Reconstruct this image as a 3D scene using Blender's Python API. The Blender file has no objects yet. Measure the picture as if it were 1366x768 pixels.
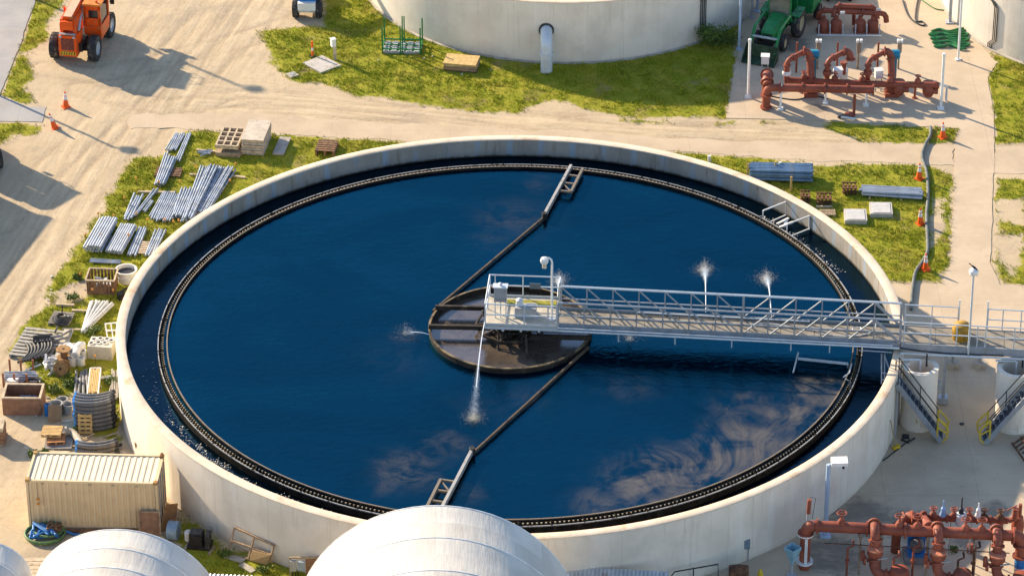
import bpy, math, random
import numpy as np
from math import sin, cos, pi, radians as R
from mathutils import Vector, Matrix
random.seed(7); RS = np.random.RandomState(11)
sc = bpy.context.scene; COL = sc.collection
PI = pi
# ------------------------------------------------------------------ camera
F = 5000.0; TH = .5263; ROLL = -.0038; DIST = 169.34
fw = Vector((0, cos(TH), -sin(TH))); r0 = Vector((1, 0, 0)); u0 = r0.cross(fw)
cr = cos(ROLL)*r0 + sin(ROLL)*u0; cu = -sin(ROLL)*r0 + cos(ROLL)*u0
CAM = Vector((.092, 2.743, 3.15)) - DIST*fw
def W(px, py, z=0.0):
    d = fw + cr*((px-683)/F) + cu*((384-py)/F)
    t = (z-CAM.z)/d.z
    return CAM + d*t
cd = bpy.data.cameras.new('camera'); cam = bpy.data.objects.new('camera', cd); COL.objects.link(cam)
cam.matrix_world = Matrix(((cr.x, cu.x, -fw.x, CAM.x), (cr.y, cu.y, -fw.y, CAM.y), (cr.z, cu.z, -fw.z, CAM.z), (0, 0, 0, 1)))
cd.sensor_width = 36; cd.lens = F/1366*36; cd.clip_start = 1; cd.clip_end = 5000
sc.camera = cam
# ------------------------------------------------------------------ light
SUN_AZ = -48.5; SUN_EL = 25
w = bpy.data.worlds.new('World'); sc.world = w; w.use_nodes = True
nt = w.node_tree; sky = nt.nodes.new('ShaderNodeTexSky'); sky.sky_type = 'NISHITA'; sky.sun_disc = False
sky.sun_elevation = R(SUN_EL); sky.sun_rotation = R(SUN_AZ % 360); sky.air_density = 1.0; sky.dust_density = .6; sky.ozone_density = 1.6
nt.links.new(sky.outputs[0], nt.nodes['Background'].inputs[0]); nt.nodes['Background'].inputs[1].default_value = .118
sl = bpy.data.lights.new('sun', 'SUN'); sl.energy = 4.7; sl.angle = R(.9); sl.color = (1, .82, .58)
so = bpy.data.objects.new('sun', sl); COL.objects.link(so)
sd = Vector((sin(R(SUN_AZ))*cos(R(SUN_EL)), cos(R(SUN_AZ))*cos(R(SUN_EL)), sin(R(SUN_EL))))
so.rotation_euler = sd.to_track_quat('Z', 'Y').to_euler(); so.location = (-40, 40, 60)
sc.view_settings.view_transform = 'Standard'; sc.view_settings.look = 'None'; sc.view_settings.gamma = 1
sc.view_settings.exposure = 1.17
sc.cycles.caustics_reflective = False; sc.cycles.caustics_refractive = False
# ------------------------------------------------------------------ materials
class NT:
    def __init__(s, name):
        s.m = bpy.data.materials.new(name); s.m.use_nodes = True; s.t = s.m.node_tree
        s.b = s.t.nodes['Principled BSDF']
    def n(s, typ, **kw):
        x = s.t.nodes.new(typ)
        for k, v in kw.items():
            if k == 'ins':
                for a, b in v.items(): s.put(x.inputs[a], b)
            else: setattr(x, k, v)
        return x
    def put(s, sock, v):
        if isinstance(v, bpy.types.NodeSocket): s.t.links.new(v, sock)
        else: sock.default_value = v
    def math(s, op, a, b=0.0, clamp=False):
        x = s.n('ShaderNodeMath', operation=op, use_clamp=clamp); s.put(x.inputs[0], a); s.put(x.inputs[1], b); return x.outputs[0]
    def ramp(s, f, lo, hi, a=0.0, b=1.0):
        x = s.n('ShaderNodeMapRange', interpolation_type='SMOOTHSTEP'); s.put(x.inputs[0], f)
        for i, v in zip((1, 2, 3, 4), (lo, hi, a, b)): s.put(x.inputs[i], v)
        return x.outputs[0]
    def noise(s, vec, scale, detail=4, rough=.55, dist=0.0):
        x = s.n('ShaderNodeTexNoise'); s.put(x.inputs['Vector'], vec); x.inputs['Scale'].default_value = scale
        x.inputs['Detail'].default_value = detail; x.inputs['Roughness'].default_value = rough; x.inputs['Distortion'].default_value = dist
        return x.outputs[0]
    def mix(s, f, a, b):
        x = s.n('ShaderNodeMix', data_type='RGBA'); s.put(x.inputs[0], f)
        s.put(x.inputs[6], (*a, 1) if isinstance(a, tuple) else a); s.put(x.inputs[7], (*b, 1) if isinstance(b, tuple) else b)
        return x.outputs[2]
    def obj(s): return s.n('ShaderNodeTexCoord').outputs['Object']
    def scl(s, v, sx, sy, sz):
        x = s.n('ShaderNodeMapping'); s.put(x.inputs[0], v); x.inputs['Scale'].default_value = (sx, sy, sz); return x.outputs[0]
    def bump(s, h, st=.3, d=.02):
        x = s.n('ShaderNodeBump'); s.put(x.inputs['Height'], h); x.inputs['Strength'].default_value = st; x.inputs['Distance'].default_value = d
        s.t.links.new(x.outputs[0], s.b.inputs['Normal'])
    def base(s, c, rough=.7, metal=0.0, spec=.3):
        s.put(s.b.inputs['Base Color'], (*c, 1) if isinstance(c, tuple) else c); s.put(s.b.inputs['Roughness'], rough); s.put(s.b.inputs['Metallic'], metal)
        s.b.inputs['Specular IOR Level'].default_value = spec
def k(c, f): return tuple(min(1, x*f) for x in c)
MATS = {}
def mat(name, col, rough=.7, metal=0.0, var=.18, scale=3.0, col2=None, thr=.62, s2=1.6, bump=0.0, stretch=None, spec=.3, soft=.08):
    if name in MATS: return MATS[name]
    t = NT(name); o = t.obj()
    if stretch: o = t.scl(o, *stretch)
    c = t.mix(t.ramp(t.noise(o, scale, 5), .3, .7), k(col, 1-var), k(col, 1+var))
    if col2: c = t.mix(t.ramp(t.noise(o, s2, 6, .65), thr-soft, thr+soft), c, col2)
    t.base(c, rough, metal, spec)
    if bump: t.bump(t.noise(o, scale*6, 4), bump, .02)
    MATS[name] = t.m; return t.m
galv = mat('galvanised_steel', (.42, .45, .50), .42, .35, .14, 2.5, (.34, .36, .38), .62, 5)
steelpipe = mat('steel_pipe', (.27, .32, .40), .45, .35, .3, 4, (.40, .37, .33), .60, 6)
whitepaint = mat('white_paint', (.74, .73, .70), .5, 0, .06, 3, (.5, .42, .32), .70, 2.2)
alu = mat('white_rail', (.58, .61, .64), .4, .25, .08, 3, (.42, .42, .42), .68, 3)
wood = mat('weathered_wood', (.36, .27, .18), .85, 0, .25, 5, (.22, .16, .11), .6, 3, .3, (1, .3, 1))
paleboard = mat('pale_timber', (.50, .40, .28), .85, 0, .2, 5, (.30, .22, .15), .62, 3, .2)
yellowwood = mat('new_timber', (.52, .36, .15), .8, 0, .2, 6, None, .6, 2, .2)
brownwood = mat('brown_timber', (.20, .11, .06), .85, 0, .25, 5, (.10, .06, .04), .6, 3, .3)
rust = mat('rusty_steel', (.16, .075, .04), .85, .2, .35, 6, (.07, .035, .025), .55, 4, .4)
t = NT('red_oxide_paint'); o = t.obj(); c = t.mix(t.ramp(t.noise(o, 1.2, 6, .65), .35, .65), (.30, .078, .042), (.21, .055, .032)); c = t.mix(t.math('MULTIPLY', t.ramp(t.noise(o, 3.2, 7, .75), .53, .68), .8), c, (.105, .042, .028)); c = t.mix(t.math('MULTIPLY', t.ramp(t.noise(o, 2.1, 6, .7), .58, .72), .6), c, (.42, .18, .11))
t.base(c, t.ramp(t.noise(o, 4, 5), .3, .7, .45, .75), 0, .3); t.bump(t.noise(o, 14, 5, .7), .25, .02); redpipe = t.m
orange = mat('orange_paint', (.74, .085, .006), .42, 0, .12, 2, (.42, .16, .06), .58, 5)
cream_sunlit_boom = mat('boom_cream_sunlit', (.66, .42, .27), .5, 0, .08, 3)  # cream of the extension, also painted on the boom top as sunlight
tyre = mat('tyre_rubber', (.035, .035, .036), .85, 0, .3, 5, (.16, .13, .10), .60, 4)
rimgrey = mat('wheel_rim', (.42, .45, .48), .5, .2)
dark = mat('dark_metal', (.025, .024, .024), .6, .2, .3, 4, (.07, .045, .03), .62, 3)
glass = mat('dark_glass', (.02, .02, .025), .12, 0, .1, 2, None, .6, 1, 0, None, .6)
green = mat('green_paint', (.010, .20, .055), .42, 0, .2, 3, (.05, .12, .05), .58, 6)
yellow = mat('yellow_paint', (.62, .43, .03), .5, 0, .1, 3, (.4, .25, .05), .66, 3)
conewhite = mat('reflective_white', (.75, .75, .75), .4)
conered = mat('cone_orange', (.80, .11, .015), .5, 0, .08, 3)
blue = mat('blue_paint', (.02, .17, .46), .4, 0, .12, 3)
bluecap = mat('blue_cap', (.04, .22, .55), .5)
blacktube = mat('black_plastic', (.03, .032, .036), .5, 0, .3, 4, (.10, .09, .085), .6, 3)
greytube = mat('grey_conduit', (.15, .15, .155), .6, 0, .25, 5, (.28, .26, .24), .62, 4)
pvc = mat('white_plastic', (.62, .62, .61), .5, 0, .1, 3, (.42, .38, .32), .66, 4)
conc = mat('pale_concrete', (.40, .36, .30), .9, 0, .12, 2, (.27, .23, .18), .62, 1.2, .3)
greysteel = mat('grey_cabinet', (.36, .37, .38), .5, .2, .08, 3)
greenhose = mat('green_hose', (.02, .16, .05), .5, 0, .25, 4)
greyhose = mat('grey_hose', (.13, .14, .13), .7, 0, .25, 4)
plastic_white = mat('bucket_white', (.72, .70, .66), .5, 0, .06, 4, (.5, .42, .33), .7, 4)
cardboard = mat('brown_board', (.30, .18, .09), .85, 0, .15, 4, (.2, .12, .07), .6, 2)
bark = mat('bark', (.10, .07, .04), .9)
bird_m = mat('black_feathers', (.012, .012, .014), .5)
# ------------------------------------------------------------------ mesh builder
class MB:
    def __init__(s): s.v = []; s.f = []; s.M = None
    def add(s, vs, fs):
        b = len(s.v)
        if s.M is not None: vs = [tuple(s.M @ Vector(v)) for v in vs]
        s.v.extend([tuple(v) for v in vs]); s.f.extend([tuple(i+b for i in f) for f in fs]); return s
    def box(s, c, d, rz=0.0, taper=1.0):
        x, y, z = d[0]/2, d[1]/2, d[2]/2; ca, sa = cos(rz), sin(rz); vs = []
        for dz in (-z, z):
            q = taper if dz > 0 else 1
            for dx, dy in ((-x, -y), (x, -y), (x, y), (-x, y)):
                vs.append((c[0]+(dx*ca-dy*sa)*q, c[1]+(dx*sa+dy*ca)*q, c[2]+dz))
        return s.add(vs, [(3, 2, 1, 0), (4, 5, 6, 7), (0, 1, 5, 4), (1, 2, 6, 5), (2, 3, 7, 6), (3, 0, 4, 7)])
    def bar(s, p, q, w, h, up=(0, 0, 1)):
        p, q = Vector(p), Vector(q); d = (q-p).normalized(); u = Vector(up)
        if abs(d.dot(u)) > .98: u = Vector((0, 1, 0))
        sx = d.cross(u).normalized()*w/2; uz = sx.cross(d).normalized()*h/2
        vs = [p-sx-uz, p+sx-uz, p+sx+uz, p-sx+uz, q-sx-uz, q+sx-uz, q+sx+uz, q-sx+uz]
        return s.add(vs, [(3, 2, 1, 0), (4, 5, 6, 7), (0, 1, 5, 4), (1, 2, 6, 5), (2, 3, 7, 6), (3, 0, 4, 7)])
    def tube(s, p, q, r, n=8, r2=None): return s.path([p, q], r, n, r2)
    def path(s, pts, r, n=8, r2=None, closed=False, hollow=False):
        P = [Vector(p) for p in pts]; m = len(P); vs = []; fs = []; prev = None
        for i in range(m):
            if closed: d = P[(i+1) % m]-P[i-1]
            else: d = P[min(i+1, m-1)]-P[max(i-1, 0)]
            d = d.normalized()
            if prev is None:
                a = Vector((0, 0, 1)) if abs(d.z) < .9 else Vector((1, 0, 0))
                x = d.cross(a).normalized()
            else: x = (prev-d*prev.dot(d)).normalized()
            prev = x; y = d.cross(x)
            rr = r if r2 is None else r+(r2-r)*i/(m-1)
            for j in range(n):
                t = 2*PI*j/n; vs.append(P[i]+x*(cos(t)*rr)+y*(sin(t)*rr))
        for i in range(m if closed else m-1):
            a = i*n; b = ((i+1) % m)*n
            for j in range(n): fs.append((a+j, a+(j+1) % n, b+(j+1) % n, b+j))
        if not closed and not hollow: fs.append(tuple(range(n-1, -1, -1))); fs.append(tuple(range((m-1)*n, m*n)))
        return s.add(vs, fs)
    def lathe(s, prof, n=32, c=(0, 0, 0), axis='z', closed=False):
        vs = []; fs = []; m = len(prof)
        for j in range(n):
            t = 2*PI*j/n
            for r, z in prof:
                a, b = r*cos(t), r*sin(t)
                vs.append((c[0]+a, c[1]+b, c[2]+z) if axis == 'z' else (c[0]+z, c[1]+a, c[2]+b) if axis == 'x' else (c[0]+b, c[1]+z, c[2]+a))
        for j in range(n):
            a = j*m; b = ((j+1) % n)*m
            for i in range(m if closed else m-1):
                i2 = (i+1) % m; fs.append((a+i, b+i, b+i2, a+i2))
        return s.add(vs, fs)
    def disc(s, c, r, n=24, axis='z', h=.02):
        return s.lathe([(.0001, -h/2), (r, -h/2), (r, h/2), (.0001, h/2)], n, c, axis)
    def prism(s, pts, z0, z1):
        n = len(pts); vs = [(p[0], p[1], z0) for p in pts]+[(p[0], p[1], z1) for p in pts]
        return s.add(vs, [tuple(range(n-1, -1, -1)), tuple(range(n, 2*n))]+[(i, (i+1) % n, n+(i+1) % n, n+i) for i in range(n)])
    def slab(s, a, b, c, d, t):   # quad a,b,c,d extruded by vector t
        t = Vector(t); q = [Vector(x) for x in (a, b, c, d)]; vs = q+[x+t for x in q]
        return s.add(vs, [(3, 2, 1, 0), (4, 5, 6, 7), (0, 1, 5, 4), (1, 2, 6, 5), (2, 3, 7, 6), (3, 0, 4, 7)])
    def ball(s, c, r, n=10, sq=(1, 1, 1)):
        pr = [(max(1e-4, r*sin(PI*i/6)), -r*cos(PI*i/6)) for i in range(7)]; b = len(s.v)
        M0 = s.M; s.M = None; t = MB(); t.lathe(pr, n); s.M = M0
        return s.add([(c[0]+v[0]*sq[0], c[1]+v[1]*sq[1], c[2]+v[2]*sq[2]) for v in t.v], t.f)
ORG = {}
def mesh(name, mb, m, smooth=False, off=None):
    me = bpy.data.meshes.new(name); vs = mb.v
    if off is not None: vs = [(v[0]-off[0], v[1]-off[1], v[2]-off[2]) for v in vs]
    me.from_pydata(vs, [], mb.f); me.materials.append(m); me.validate(); me.update()
    if smooth:
        me.polygons.foreach_set('use_smooth', [True]*len(me.polygons)); me.set_sharp_from_angle(angle=R(38))
    return me
def tag(o, label, cat, group=None, kind=None):
    o['label'] = label; o['category'] = cat
    if group: o['group'] = group
    if kind: o['kind'] = kind
    return o
def thing(name, label, cat, loc=(0, 0, 0), rz=0.0, group=None, world=False):
    o = bpy.data.objects.new(name, None); COL.objects.link(o); o.empty_display_size = .3
    o.location = loc; o.rotation_euler = (0, 0, rz); tag(o, label, cat, group)
    if world: ORG[o.name] = Vector(loc)
    return o
def part(name, mb, m, parent, smooth=False, label=None):
    off = ORG.get(parent.name)
    o = bpy.data.objects.new(name, mesh(name, mb, m, smooth, off)); COL.objects.link(o); o.parent = parent
    if off is not None: ORG[o.name] = off
    if label: o['label'] = label
    return o
def solo(name, mb, m, label, cat, group=None, loc=None, rz=0.0, smooth=False, kind=None):
    if loc is None:                                # geometry given in world space: origin at the middle of its base
        a = np.array(mb.v); c = Vector((*((a.min(0)+a.max(0))/2)[:2], a[:, 2].min()))
        o = bpy.data.objects.new(name, mesh(name, mb, m, smooth, c)); o.location = c
    else:
        o = bpy.data.objects.new(name, mesh(name, mb, m, smooth)); o.location = loc; o.rotation_euler = (0, 0, rz)
    COL.objects.link(o); return tag(o, label, cat, group, kind)
def struct(name, mb, m, kind='structure', smooth=False):
    o = bpy.data.objects.new(name, mesh(name, mb, m, smooth)); COL.objects.link(o); o['kind'] = kind; return o
def dup(root, loc, rz=None, label=None, group=None):
    def cp(o, par):
        c = o.copy(); COL.objects.link(c)
        if par: c.parent = par
        for ch in [x for x in bpy.data.objects if x.parent == o]: cp(ch, c)
        return c
    r = cp(root, None); r.location = loc
    if rz is not None: r.rotation_euler = (0, 0, rz)
    if label: r['label'] = label
    if group: r['group'] = group
    return r
def near(px, py, z=0): return tuple(W(px, py, z))
def rotz(loc, rz): return Matrix.Translation(loc) @ Matrix.Rotation(rz, 4, 'Z')
EXCL = []   # (x, y, r): no grass grows here
def ex(x, y, r): EXCL.append((x, y, r))
# ================================================================== SETTING
def PX(pts): return np.array([tuple(W(x, y))[:2] for x, y in pts])
def sdf(P, poly):     # >0 inside, metres
    d = np.full(len(P), 1e9); ins = np.zeros(len(P), bool); n = len(poly)
    for i in range(n):
        a, b = poly[i], poly[(i+1) % n]; e = b-a; q = P-a
        t = np.clip((q@e)/max(e@e, 1e-9), 0, 1); d = np.minimum(d, np.hypot(*(q-t[:, None]*e).T))
        c = ((a[1] <= P[:, 1]) != (b[1] <= P[:, 1]))
        with np.errstate(divide='ignore', invalid='ignore'):
            xi = a[0]+(P[:, 1]-a[1])*e[0]/(e[1] if e[1] else 1e-12)
        ins ^= c & (P[:, 0] < xi)
    return np.where(ins, d, -d)
LAT = RS.rand(64, 64)
def vnoise(P, s):
    q = P/s+1000.0; i = np.floor(q).astype(int); f = q-i; f = f*f*(3-2*f)
    g = lambda a, b: LAT[(i[:, 0]+a) % 64, (i[:, 1]+b) % 64]
    return (g(0, 0)*(1-f[:, 0])+g(1, 0)*f[:, 0])*(1-f[:, 1])+(g(0, 1)*(1-f[:, 0])+g(1, 1)*f[:, 0])*f[:, 1]
def fbm(P, s): return (vnoise(P, s)*.5+vnoise(P, s*.45)*.3+vnoise(P, s*.2)*.2)-.5
GRASS = [  # polygon in photo pixels on the ground, bias in metres
 ([(48, -30), (92, -30), (84, 6), (78, 20), (64, 32), (62, 50), (47, 60), (34, 72), (52, 100), (32, 116), (48, 141), (26, 141), (2, 126), (16, 86), (30, 50)], -.05),
 ([(-30, 160), (26, 161), (56, 169), (47, 179), (24, 180), (0, 193), (-30, 200)], 0),
 ([(440, -30), (500, -5), (560, 40), (640, 70), (745, 82), (880, 68), (985, 30), (983, 70), (969, 157), (900, 156), (810, 151), (740, 137), (690, 148), (620, 146), (560, 136), (480, 128), (455, 113), (400, 106), (366, 84), (352, 62), (344, 40), (380, 38), (432, 34)], .1),
 ([(810, 157), (880, 160), (951, 163), (969, 157), (1020, 157), (1060, 158), (1040, 172), (960, 171), (900, 168), (830, 165)], -.3),
 ([(1106, 161), (1150, 163), (1241, 167), (1278, 172), (1280, 186), (1202, 191), (1148, 184), (1106, 169)], .15),
 ([(1320, 72), (1400, 90), (1400, 195), (1325, 191), (1322, 150), (1317, 105)], .1),
 ([(900, 206), (960, 208), (1079, 217), (1221, 225), (1274, 237), (1268, 300), (1266, 350), (1256, 377), (1195, 376), (1150, 380), (1000, 300), (900, 230)], .15),
 ([(1325, 236), (1400, 236), (1400, 380), (1340, 376), (1324, 360)], -.12),
 ([(560, 188), (420, 183), (289, 173), (250, 176), (222, 206), (182, 212), (160, 245), (138, 276), (124, 298), (104, 325), (84, 362), (60, 402), (36, 433), (18, 469), (60, 500), (120, 540), (180, 560), (220, 430), (300, 300), (420, 230)], .18),
 ([(40, 500), (60, 495), (100, 500), (105, 525), (80, 542), (62, 530)], -.1),
 ([(92, 520), (160, 500), (165, 600), (140, 600), (110, 560)], -.05),
 ([(242, 678), (256, 690), (300, 730), (350, 752), (470, 755), (470, 800), (250, 800), (243, 740), (232, 706)], .1),
 ([(470, 780), (700, 812), (900, 800), (1000, 748), (960, 790), (700, 860), (470, 850)], -.1),
 ([(104, 366), (70, 395), (118, 402), (132, 380)], -.9),
]
GP = [(PX(p), b) for p, b in GRASS]
BARE = [PX([(88, 375), (118, 372), (128, 388), (108, 400), (80, 402), (72, 392)]), PX([(1240, 262), (1262, 266), (1262, 312), (1242, 330), (1238, 290)]), PX([(430, 84), (446, 84), (440, 95)]),
        PX([(440, 205), (415, 196), (440, 186)]), PX([(1326, 262), (1366, 262), (1366, 300), (1330, 292)]), PX([(1326, 322), (1366, 312), (1366, 375), (1335, 372)])]
def grassval(P):
    g = np.full(len(P), -1e3)
    for poly, b in GP: g = np.maximum(g, np.minimum(sdf(P, poly), 1.6)+b)
    for poly in BARE: g = np.minimum(g, -np.minimum(sdf(P, poly), .6)+.15)
    return g+fbm(P, 2.2)*1.3
ROAD_A = PX([(-120, 640), (20, 450), (110, 300), (190, 160), (300, 0), (350, -80)])
ROAD_B = PX([(250, 130), (420, 140), (640, 165), (860, 178), (1060, 185), (1500, 205)])
def polyd(P, L):
    best = np.full(len(P), 1e9); sgn = np.zeros(len(P)); al = np.zeros(len(P)); acc = 0
    for a, b in zip(L[:-1], L[1:]):
        e = b-a; ln = np.hypot(*e); q = P-a; t = np.clip((q@e)/(ln*ln), 0, 1)
        d = np.hypot(*(q-t[:, None]*e).T); s = np.sign(e[0]*q[:, 1]-e[1]*q[:, 0])
        m = d < best; best = np.where(m, d, best); sgn = np.where(m, s, sgn); al = np.where(m, acc+t*ln, al); acc += ln
    return best*sgn, al
xs = np.r_[-900, -400, -150, -70, np.arange(-34, 36.01, .2), 70, 150, 400, 900]
ys = np.r_[-900, -400, -140, -50, np.arange(-24, 50.01, .2), 80, 150, 400, 900]
GX, GY = np.meshgrid(xs, ys); P2 = np.c_[GX.ravel(), GY.ravel()]
gv = grassval(P2); aA, lA = polyd(P2, ROAD_A); aB, lB = polyd(P2, ROAD_B)
mA = np.clip(1.3-np.abs(aA)/5.0, 0, 1); mB = np.clip(1.3-np.abs(aB)/2.2, 0, 1)
hz = fbm(P2, 3.0)*.05+np.clip(gv, 0, .5)*.05*vnoise(P2, .7)
hz -= .035*(np.exp(-((np.abs(aA+.3)-.9)/.22)**2)+np.exp(-((np.abs(aA-2.2)-.9)/.22)**2))*mA*vnoise(P2, 3.1)
hz -= .035*(np.exp(-((np.abs(aB)-.9)/.2)**2))*mB*vnoise(P2, 2.3)
hz = np.where(np.hypot(P2[:, 0], P2[:, 1]) < 19, np.minimum(hz, .02), hz)
PAVE = PX([(1150, 378), (1254, 379), (1268, 355), (1273, 235), (1274, 190), (1279, 172), (1106, 161), (969, 158), (984, 68), (1004, -60), (1300, -60), (1300, 50), (1330, 84), (1317, 104), (1326, 150), (1327, 190), (1325, 235), (1321, 350), (1334, 380), (1500, 384), (1500, 1000), (860, 1000), (905, 772), (1010, 730), (1100, 650), (1150, 500)])
LEFTROAD = PX([(-200, -60), (62, -60), (47, 0), (29, 55), (0, 127), (-60, 250), (-200, 250)])
DRIVE = PX([(-60, 126), (0, 127.5), (34, 142), (62, 143), (56, 163), (-60, 162)])
PATH = PX([(178, 152), (330, 153), (520, 165), (680, 170), (960, 186), (1274, 194), (1274, 221), (1060, 213), (960, 206), (840, 198), (560, 191), (400, 180), (280, 174), (172, 172)])
PATH2 = PX([(1327, 195), (1600, 208), (1600, 245), (1327, 231)])
for poly in (PAVE, LEFTROAD, DRIVE, PATH, PATH2):
    s_ = sdf(P2, poly); hz = np.where(s_ > -.35, np.minimum(hz, -.004)-(.008 if poly is PATH or poly is PATH2 else .03)*np.clip(s_+.35, 0, .4), hz)
    gv = np.where(s_ > 0, -3, gv)
TR_ = [[(-20, 430), (60, 330), (130, 240), (230, 130), (330, 40), (380, -30)], [(0, 300), (90, 200), (190, 110), (280, 20), (330, -40)], [(60, 92), (120, 100), (200, 86), (300, 60), (420, 20)], [(110, 120), (220, 142), (330, 128), (470, 138), (640, 152), (820, 176), (1000, 180), (1300, 206)], [(40, 470), (120, 300), (210, 190), (320, 140), (500, 150), (700, 160), (900, 172), (1060, 176)], [(1000, 172), (1070, 176), (1180, 196), (1290, 212)]]
trk = np.zeros(len(P2))
for L_ in TR_:
    d_, _l = polyd(P2, PX(L_)); d_ = np.abs(d_+.3*(vnoise(P2, 2.5)-.5))
    trk = np.maximum(trk, np.exp(-((d_-.85)/.17)**2)*np.clip(vnoise(P2, 1.7)*1.6-.2, 0, 1))
hz -= .03*trk*(gv < 0)
hz[(np.abs(P2[:, 0]) > 40) | (np.abs(P2[:, 1]) > 60)] = 0
nx, ny = len(xs), len(ys)
idx = np.arange(nx*ny).reshape(ny, nx); quads = np.stack([idx[:-1, :-1], idx[:-1, 1:], idx[1:, 1:], idx[1:, :-1]], -1).reshape(-1, 4)
me = bpy.data.meshes.new('ground'); me.from_pydata(np.c_[P2, hz].tolist(), [], quads.tolist())
for nm, arr in (('grass', gv), ('across_a', aA), ('along_a', lA), ('across_b', aB), ('along_b', lB), ('mask_a', mA), ('mask_b', mB), ('tracks', trk)):
    at = me.attributes.new(nm, 'FLOAT', 'POINT'); at.data.foreach_set('value', np.clip(arr, -50, 200).astype(np.float32))
me.polygons.foreach_set('use_smooth', [True]*len(me.polygons))
t = NT('sandy_ground'); o = t.obj(); A = lambda nm: t.n('ShaderNodeAttribute', attribute_name=nm).outputs['Fac']
def streak(ac, al):
    v = t.n('ShaderNodeCombineXYZ'); t.put(v.inputs[0], t.math('MULTIPLY', A(ac), 1.0)); t.put(v.inputs[1], t.math('MULTIPLY', A(al), .07)); return v.outputs[0]
sa = t.noise(streak('across_a', 'along_a'), 3.2, 5, .62); sb = t.noise(streak('across_b', 'along_b'), 3.6, 5, .62)
st = t.math('ADD', t.math('MULTIPLY', t.math('SUBTRACT', sa, .5), A('mask_a')), t.math('MULTIPLY', t.math('SUBTRACT', sb, .5), A('mask_b')))
big = t.noise(o, .35, 5, .6); fine = t.noise(o, 9, 5, .7)
c = t.mix(t.ramp(big, .35, .68), (.53, .42, .27), (.44, .35, .222))
c = t.mix(t.ramp(t.noise(o, 1.3, 6, .7), .52, .7), c, (.37, .29, .20))
c = t.mix(t.ramp(st, -.22, .22), t.mix(.42, c, (.30, .225, .15)), t.mix(.40, c, (.66, .54, .39)))
c = t.mix(t.math('MULTIPLY', A('tracks'), t.ramp(t.noise(o, 5, 5, .7), .36, .6, .25, .8)), c, (.29, .22, .15))
c = t.mix(t.math('MULTIPLY', t.ramp(t.noise(o, .16, 6, .68, .6), .52, .68), .55), c, (.30, .245, .19))
c = t.mix(t.math('MULTIPLY', t.ramp(t.noise(o, 3.4, 7, .75), .54, .72), .6), c, (.235, .185, .13))
c = t.mix(t.math('MULTIPLY', t.ramp(t.noise(o, 22, 3, .7), .60, .70), .55), c, (.56, .50, .42))
c = t.mix(t.math('MULTIPLY', t.ramp(fine, .56, .72), .6), c, (.23, .18, .125))
gg = t.math('ADD', A('grass'), t.math('MULTIPLY', t.math('SUBTRACT', t.noise(o, 2.6, 6, .72), .5), 1.1))
gcol = t.mix(t.ramp(t.noise(o, 1.1, 5, .65), .38, .66), (.20, .215, .016), (.30, .275, .032))
gcol = t.mix(t.ramp(t.noise(o, .5, 4, .6), .56, .72), gcol, (.26, .20, .08))
c = t.mix(t.ramp(gg, -.08, .22), c, gcol)
t.base(c, .95, 0, .1)
hgt = t.math('ADD', t.math('ADD', t.math('MULTIPLY', st, .55), t.math('MULTIPLY', fine, .35)), t.math('MULTIPLY', t.noise(o, 2.2, 6, .65), .7))
t.bump(hgt, .6, .07); me.materials.append(t.m)
gr = bpy.data.objects.new('ground', me); COL.objects.link(gr); gr['kind'] = 'structure'
# concrete sheets
def concrete(name, c1, c2, dirt, amt, joint=4.0, js=.008):
    t = NT(name); o = t.obj()
    c = t.mix(t.ramp(t.noise(o, .5, 6, .6), .35, .65), c1, c2)
    c = t.mix(t.math('MULTIPLY', t.ramp(t.noise(o, 1.4, 7, .72), .5, .68), amt), c, dirt)
    c = t.mix(t.math('MULTIPLY', t.ramp(t.noise(o, 3.5, 6, .7), .58, .74), .6), c, k(c2, .62))
    if name == 'pavement_concrete':
        tot = None
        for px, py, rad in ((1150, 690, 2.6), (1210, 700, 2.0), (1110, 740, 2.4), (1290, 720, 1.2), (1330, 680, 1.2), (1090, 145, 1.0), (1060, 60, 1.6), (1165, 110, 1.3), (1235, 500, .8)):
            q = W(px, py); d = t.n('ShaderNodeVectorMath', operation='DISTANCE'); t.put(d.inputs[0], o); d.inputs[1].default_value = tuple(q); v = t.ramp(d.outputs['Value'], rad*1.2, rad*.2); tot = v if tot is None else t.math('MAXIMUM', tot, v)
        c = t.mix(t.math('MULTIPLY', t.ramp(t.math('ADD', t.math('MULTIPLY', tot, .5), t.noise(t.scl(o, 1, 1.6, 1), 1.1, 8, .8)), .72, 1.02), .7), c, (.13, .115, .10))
        c = t.mix(t.math('MULTIPLY', t.ramp(t.noise(o, 6, 6, .8), .60, .72), .5), c, (.20, .17, .14))
    br = t.n('ShaderNodeTexBrick', offset=0.0); t.put(br.inputs['Vector'], o); br.inputs['Scale'].default_value = 1.0
    br.inputs['Brick Width'].default_value = joint; br.inputs['Row Height'].default_value = joint*.8; br.inputs['Mortar Size'].default_value = js; br.inputs['Mortar Smooth'].default_value = .3
    c = t.mix(t.math('MULTIPLY', br.outputs['Fac'], .6), c, k(c2, .45))
    t.base(c, .9, 0, .2); t.bump(t.noise(o, 14, 5, .7), .35, .02); return t.m
cc = concrete('pavement_concrete', (.53, .425, .305), (.46, .365, .26), (.46, .36, .25), .6)
cg = concrete('road_concrete', (.36, .35, .34), (.30, .295, .29), (.40, .31, .22), .35, 5)
cp = concrete('path_concrete', (.50, .40, .285), (.43, .34, .24), (.49, .385, .265), 1.0, 3.0, .005)
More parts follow.
